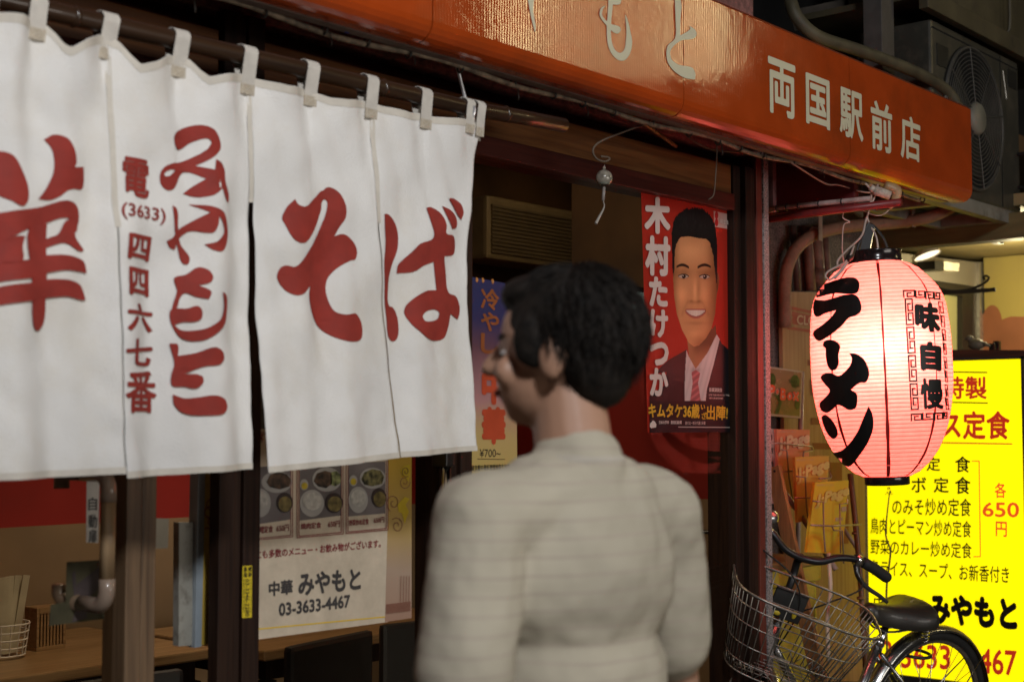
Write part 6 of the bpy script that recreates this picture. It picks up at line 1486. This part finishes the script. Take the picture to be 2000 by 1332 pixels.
for x0, x1, y0, lab in ((1931, 1943, 671, 'small black box on the wooden ledge, the lower of two'), (1939, 1951, 666, 'taller black box on the wooden ledge behind the lower one')):
    pl_ = Pl('X', 6.83 if x0 < 1935 else 6.86); a0_, z1_ = pl_.px(x0, y0); a1_, z0_ = pl_.px(x1, 684)
    bm = B(); box(bm, (pl_.v, a0_, z0_), (pl_.v + .03, a1_, z1_), .003); tag(fin('black_box', bm, blackg), lab, 'box')
sc_ = thing('scroll_bracket', 'black wrought iron scroll bracket in front of the yellow wall', 'bracket', PX(1900, 568, 6.9))
bm = B(); obox(bm, PX(1835, 573, 6.9), PX(1944, 566, 6.9), .012, .02)
pts = [PX(1828, 560, 6.9), PX(1850, 567, 6.9), PX(1880, 567, 6.9), PX(1908, 560, 6.9), PX(1925, 551, 6.9), PX(1931, 543, 6.9), PX(1926, 539, 6.9), PX(1921, 542, 6.9), PX(1924, 547, 6.9)]
tube(bm, pts, .0065, 8, sm=5); keep_part(fin('iron_bar', bm, M('iron', (.02, .018, .014), .55)), sc_)
# far side of the lane, dark
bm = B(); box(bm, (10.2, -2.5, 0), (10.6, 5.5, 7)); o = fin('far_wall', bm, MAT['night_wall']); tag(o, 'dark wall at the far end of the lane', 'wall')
# ------------------------------------------------------------------ person walking towards the shop door
def remeshed(name, bm, mat, parent, voxel=.006, smooth=4, disp=None):
    o = fin(name, bm, mat, None)
    r = o.modifiers.new('r', 'REMESH'); r.mode = 'VOXEL'; r.voxel_size = voxel
    q = o.modifiers.new('s', 'SMOOTH'); q.iterations = smooth; q.factor = .6
    if disp:
        tx = bpy.data.textures.new(name, 'CLOUDS'); tx.noise_scale = disp[0]
        d = o.modifiers.new('d', 'DISPLACE'); d.texture = tx; d.strength = disp[1]; d.mid_level = .5; d.texture_coords = 'LOCAL'
    bpy.context.view_layer.update()
    me = bpy.data.meshes.new_from_object(o.evaluated_get(bpy.context.evaluated_depsgraph_get()))
    o.modifiers.clear(); old = o.data; o.data = me; bpy.data.meshes.remove(old)
    for p in me.polygons: p.use_smooth = True
    if not me.materials: me.materials.append(mat)
    o.parent = parent; return o
pc = EYE + ray(1112, 900) * 2.03
per = thing('person', 'dark haired person in a pale striped shirt walking in front of the window', 'person', (pc.x, pc.y, 0))
per.scale = (.98, .98, .98); per.rotation_euler.z = math.atan2(1, .10) - R(90)
skinm = M('person_skin', (.36, .20, .13), .5, var=.06, scale=14)
V = Vector; HR = Matrix.Rotation(R(30), 3, 'Z'); HC = V((0, .02, 1.590))
def hd(x, y, z): return HC + HR @ V((x, y, z))
bm = B()
ellipsoid(bm, hd(0, -.005, .022), (.074, .094, .092), HR); ellipsoid(bm, hd(0, .028, -.04), (.056, .066, .072), HR); ellipsoid(bm, hd(0, .05, -.082), (.030, .032, .026), HR)
capsule(bm, hd(0, .086, .01), hd(0, .108, -.022), .009, .0135, 10); ellipsoid(bm, hd(0, .082, -.058), (.022, .014, .012), HR)
for sx in (-1, 1): ellipsoid(bm, hd(sx * .077, -.008, -.012), (.010, .020, .032), HR); ellipsoid(bm, hd(sx * .040, .070, -.03), (.02, .018, .022), HR)
capsule(bm, (0, -.02, 1.38), hd(0, -.012, -.06), .060, .055); 
ellipsoid(bm, (0, -.005, 1.27), (.155, .098, .16)); ellipsoid(bm, (0, 0, 1.08), (.135, .092, .14)); ellipsoid(bm, (0, 0, .93), (.150, .105, .12))
limbs = {}
for sx, el, wr in ((-1, V((-.262, -.045, 1.075)), V((-.255, .075, .845))), (1, V((.255, .02, 1.07)), V((.25, .17, .875)))):
    sh_ = V((sx * .180, -.008, 1.350)); limbs[sx] = (sh_, el, wr)
    capsule(bm, V((sx * .06, -.01, 1.372)), sh_, .062, .058); capsule(bm, sh_, el, .053, .042); capsule(bm, el, wr, .042, .027)
    d = (wr - el).normalized(); u = V((0, 0, 1)) - d * d.z; u.normalize(); s = d.cross(u)
    pal = wr + d * .055; capsule(bm, wr, pal + d * .03, .026, .036, 14, .55, s)
    for k, (o_, ln) in enumerate(((-.027, .068), (-.009, .078), (.009, .073), (.026, .058))):
        b0 = pal + d * .045 + u * o_; b1 = b0 + d * ln * .5 - s * sx * .010; b2 = b1 + d * ln * .42 - s * sx * .026
        capsule(bm, b0, b1, .0088, .0082, 8); capsule(bm, b1, b2, .0082, .0070, 8)
    t0 = wr + d * .035 + u * -.030; t1 = t0 + d * .030 - u * .026 - s * sx * .012; t2 = t1 + d * .030 - u * .006 - s * sx * .012
    capsule(bm, t0, t1, .0125, .0105, 8); capsule(bm, t1, t2, .0105, .0085, 8)
legs = {}
for sx, kn, an in ((-1, V((-.10, .10, .50)), V((-.10, .16, .09))), (1, V((.10, -.01, .49)), V((.10, -.25, .14)))):
    hp2 = V((sx * .088, 0, .92)); legs[sx] = (hp2, kn, an)
    capsule(bm, hp2, kn, .088, .058); capsule(bm, kn, an, .056, .036); capsule(bm, an + V((0, -.03, -.045)), an + V((0, .15, -.058)), .034, .026)
remeshed('body', bm, skinm, per, .0055, 3)
bm = B()    # hair: a cap with an uneven outline over the crown and the back of the head
ellipsoid(bm, hd(0, -.018, .040), (.084, .098, .088), HR); ellipsoid(bm, hd(0, -.055, -.01), (.074, .060, .078), HR); ellipsoid(bm, hd(0, .042, .085), (.060, .045, .030), HR)
for sx in (-1, 1): ellipsoid(bm, hd(sx * .068, .022, .015), (.016, .030, .042), HR)
remeshed('hair', bm, M('hair_black', (.011, .008, .006), .72, spec=.2, var=.5, scale=60, bump=.5, bscale=180), per, .0055, 1, (.03, .005))
hs = B()
for k in range(2600):
    a = random.uniform(0, 2 * math.pi); e = math.asin(random.uniform(-.55, 1))
    n_ = V((math.cos(a) * math.cos(e), math.sin(a) * math.cos(e), math.sin(e)))
    if n_.y > .30 and n_.z < .62 + .2 * random.random(): continue
    c_ = V((.086 * n_.x, -.026 + .103 * n_.y, .034 + .096 * n_.z)); dn = V((n_.x * .35 + random.uniform(-.35, .35), n_.y * .35 + random.uniform(-.3, .3) + (.5 if n_.z > .6 and n_.y > 0 else -.25 * (n_.z > .5)), -.85 if n_.z < .75 else -.1)); dn = (dn - n_ * dn.dot(n_) * .85).normalized()
    ln = random.uniform(.022, .05); p0 = hd(*(c_ * .985)); p1 = hd(*(c_ + dn * ln * .5 + n_ * .004)); p2 = hd(*(c_ + dn * ln + n_ * random.uniform(-.004, .004)))
    tube(hs, [p0, p1, p2], [.0011, .0009, .0003], 3, cap=False)
fin('hair_strands', hs, MAT['hair_black'], per)
for sx in (-1, 1):
    bm = B(); ellipsoid(bm, hd(sx * .030, .074, -.002), (.012, .008, .006), HR, 12, 8); e = fin('eye', bm, M('eye_white', (.30, .27, .25), .4), per, True)
    bm = B(); ellipsoid(bm, hd(sx * .030, .0795, -.002), (.0055, .0035, .0055), HR, 10, 8); i_ = fin('iris', bm, black, None, True); i_.parent = e
    bm = B(); capsule(bm, hd(sx * .014, .086, .022), hd(sx * .046, .074, .024), .0045, .003, 6); fin('eyebrow', bm, MAT['hair_black'], per, True)
bm = B(); capsule(bm, hd(-.020, .090, -.060), hd(.020, .090, -.060), .005, .005, 8); fin('lips', bm, M('lips', (.28, .10, .08), .45), per, True)
# shirt
shirt_m = M('shirt_cotton', (.40, .36, .28), .85, var=.08, scale=6, bump=.35, bscale=14, spec=.2)
n = shirt_m.node_tree.nodes; L = shirt_m.node_tree.links; b_ = n['Principled BSDF']; src_ = b_.inputs['Base Color'].links[0].from_socket
tc = n.new('ShaderNodeTexCoord'); sp = n.new('ShaderNodeSeparateXYZ'); L.new(tc.outputs['Object'], sp.inputs[0])
nz = n.new('ShaderNodeTexNoise'); nz.inputs['Scale'].default_value = 3; L.new(tc.outputs['Object'], nz.inputs['Vector'])
m1 = n.new('ShaderNodeMath'); m1.operation = 'MULTIPLY_ADD'; m1.inputs[1].default_value = .03; L.new(nz.outputs[0], m1.inputs[0]); L.new(sp.outputs[2], m1.inputs[2])
m2 = n.new('ShaderNodeMath'); m2.operation = 'MULTIPLY'; m2.inputs[1].default_value = 1 / .024; L.new(m1.outputs[0], m2.inputs[0])
m3 = n.new('ShaderNodeMath'); m3.operation = 'FRACT'; L.new(m2.outputs[0], m3.inputs[0]); m4 = n.new('ShaderNodeMath'); m4.operation = 'LESS_THAN'; m4.inputs[1].default_value = .16; L.new(m3.outputs[0], m4.inputs[0])
mm = n.new('ShaderNodeMix'); mm.data_type = 'RGBA'; L.new(m4.outputs[0], mm.inputs[0]); L.new(src_, mm.inputs[6]); mm.inputs[7].default_value = (.36, .31, .25, 1); L.new(mm.outputs[2], b_.inputs['Base Color'])
bm = B()
ellipsoid(bm, (0, -.008, 1.275), (.178, .122, .165)); ellipsoid(bm, (0, -.004, 1.10), (.165, .122, .17)); ellipsoid(bm, (0, 0, .93), (.172, .130, .13))
capsule(bm, V((-.06, -.012, 1.365)), V((.06, -.012, 1.365)), .082, .082); capsule(bm, V((0, -.015, 1.36)), V((0, -.016, 1.425)), .085, .068)
for sx in (-1, 1):
    sh_, el, wr = limbs[sx]; capsule(bm, V((sx * .05, -.012, 1.362)), sh_, .074, .072); capsule(bm, sh_, lerp(sh_, el, .72), .070, .066)
sh_o = remeshed('shirt', bm, shirt_m, per, .006, 6, (.09, .016))
bm = B(); ring(bm, (0, -.010, 1.432), .066, .009, 'Z', 32, 8); fin('collar', bm, M('collar_cotton', (.40, .36, .30), .85), per, True)
bm = B()
ellipsoid(bm, (0, 0, .90), (.165, .122, .10))
for sx in (-1, 1):
    hp2, kn, an = legs[sx]; capsule(bm, hp2, kn, .102, .078); capsule(bm, kn, an + V((0, 0, .02)), .076, .064)
remeshed('trousers', bm, M('trousers_navy', (.03, .034, .045), .8, var=.15), per, .008, 4, (.08, .014))
for sx in (-1, 1):
    an = legs[sx][2]; bm = B(); capsule(bm, an + V((0, -.04, -.046)), an + V((0, .165, -.052)), .043, .036, 14, 1.05, (1, 0, 0)); remeshed('shoe', bm, M('shoe_dark', (.03, .025, .022), .5), per, .006, 2)

# ------------------------------------------------------------------ tidy: repeated pieces become parts of their own, a thing of one piece is one mesh
def split_islands(o, name):
    bm = B(); bm.from_mesh(o.data); seen = set(); n = 0
    for f in bm.faces:
        if f in seen: continue
        isl, st = [], [f]; seen.add(f)
        while st:
            g = st.pop(); isl.append(g)
            for v in g.verts:
                for h in v.link_faces:
                    if h not in seen: seen.add(h); st.append(h)
        nb = B(); mp_v = {}
        for g in isl:
            for v in g.verts:
                if v not in mp_v: mp_v[v] = nb.verts.new(v.co)
            q = nb.faces.new([mp_v[v] for v in g.verts]); q.smooth = g.smooth
        c = fin(name, nb, o.data.materials[0], o.parent); c.location = o.location; n += 1
    bm.free(); bpy.data.objects.remove(o)
for nm, new in (('photo_plates', 'photo_plate'), ('photo_bowls', 'photo_bowl'), ('photo_rice', 'photo_rice_bowl'), ('photo_soup', 'photo_soup_bowl'), ('photo_meat', 'photo_meat_dish'), ('photo_pickles', 'photo_pickle'), ('food_photo', 'food_photo_print'), ('hidden_photo', 'dish_photo'), ('stencil_bars', 'stencil_bar'), ('leaf_print', 'gold_leaf'), ('clips', 'clip'), ('tie_wraps', 'tie_wrap'), ('party_discs', 'party_disc'), ('suction_cups', 'suction_cup'), ('header_trees', 'header_tree')):
    o = bpy.data.objects.get(nm)
    if o: split_islands(o, new)
for o in [x for x in S.objects if x.get('category') and x.type == 'EMPTY' and len(x.children) == 1]:
    c = o.children[0]; nm = o.name; M0 = o.matrix_basis @ c.matrix_basis
    for k in ('label', 'category', 'group'):
        if k in o: c[k] = o[k]
    c.parent = None; c.matrix_basis = M0; bpy.data.objects.remove(o); c.name = nm
for o in S.objects:
    if o.get('category') and not o.get('kind'): o['kind'] = 'thing'
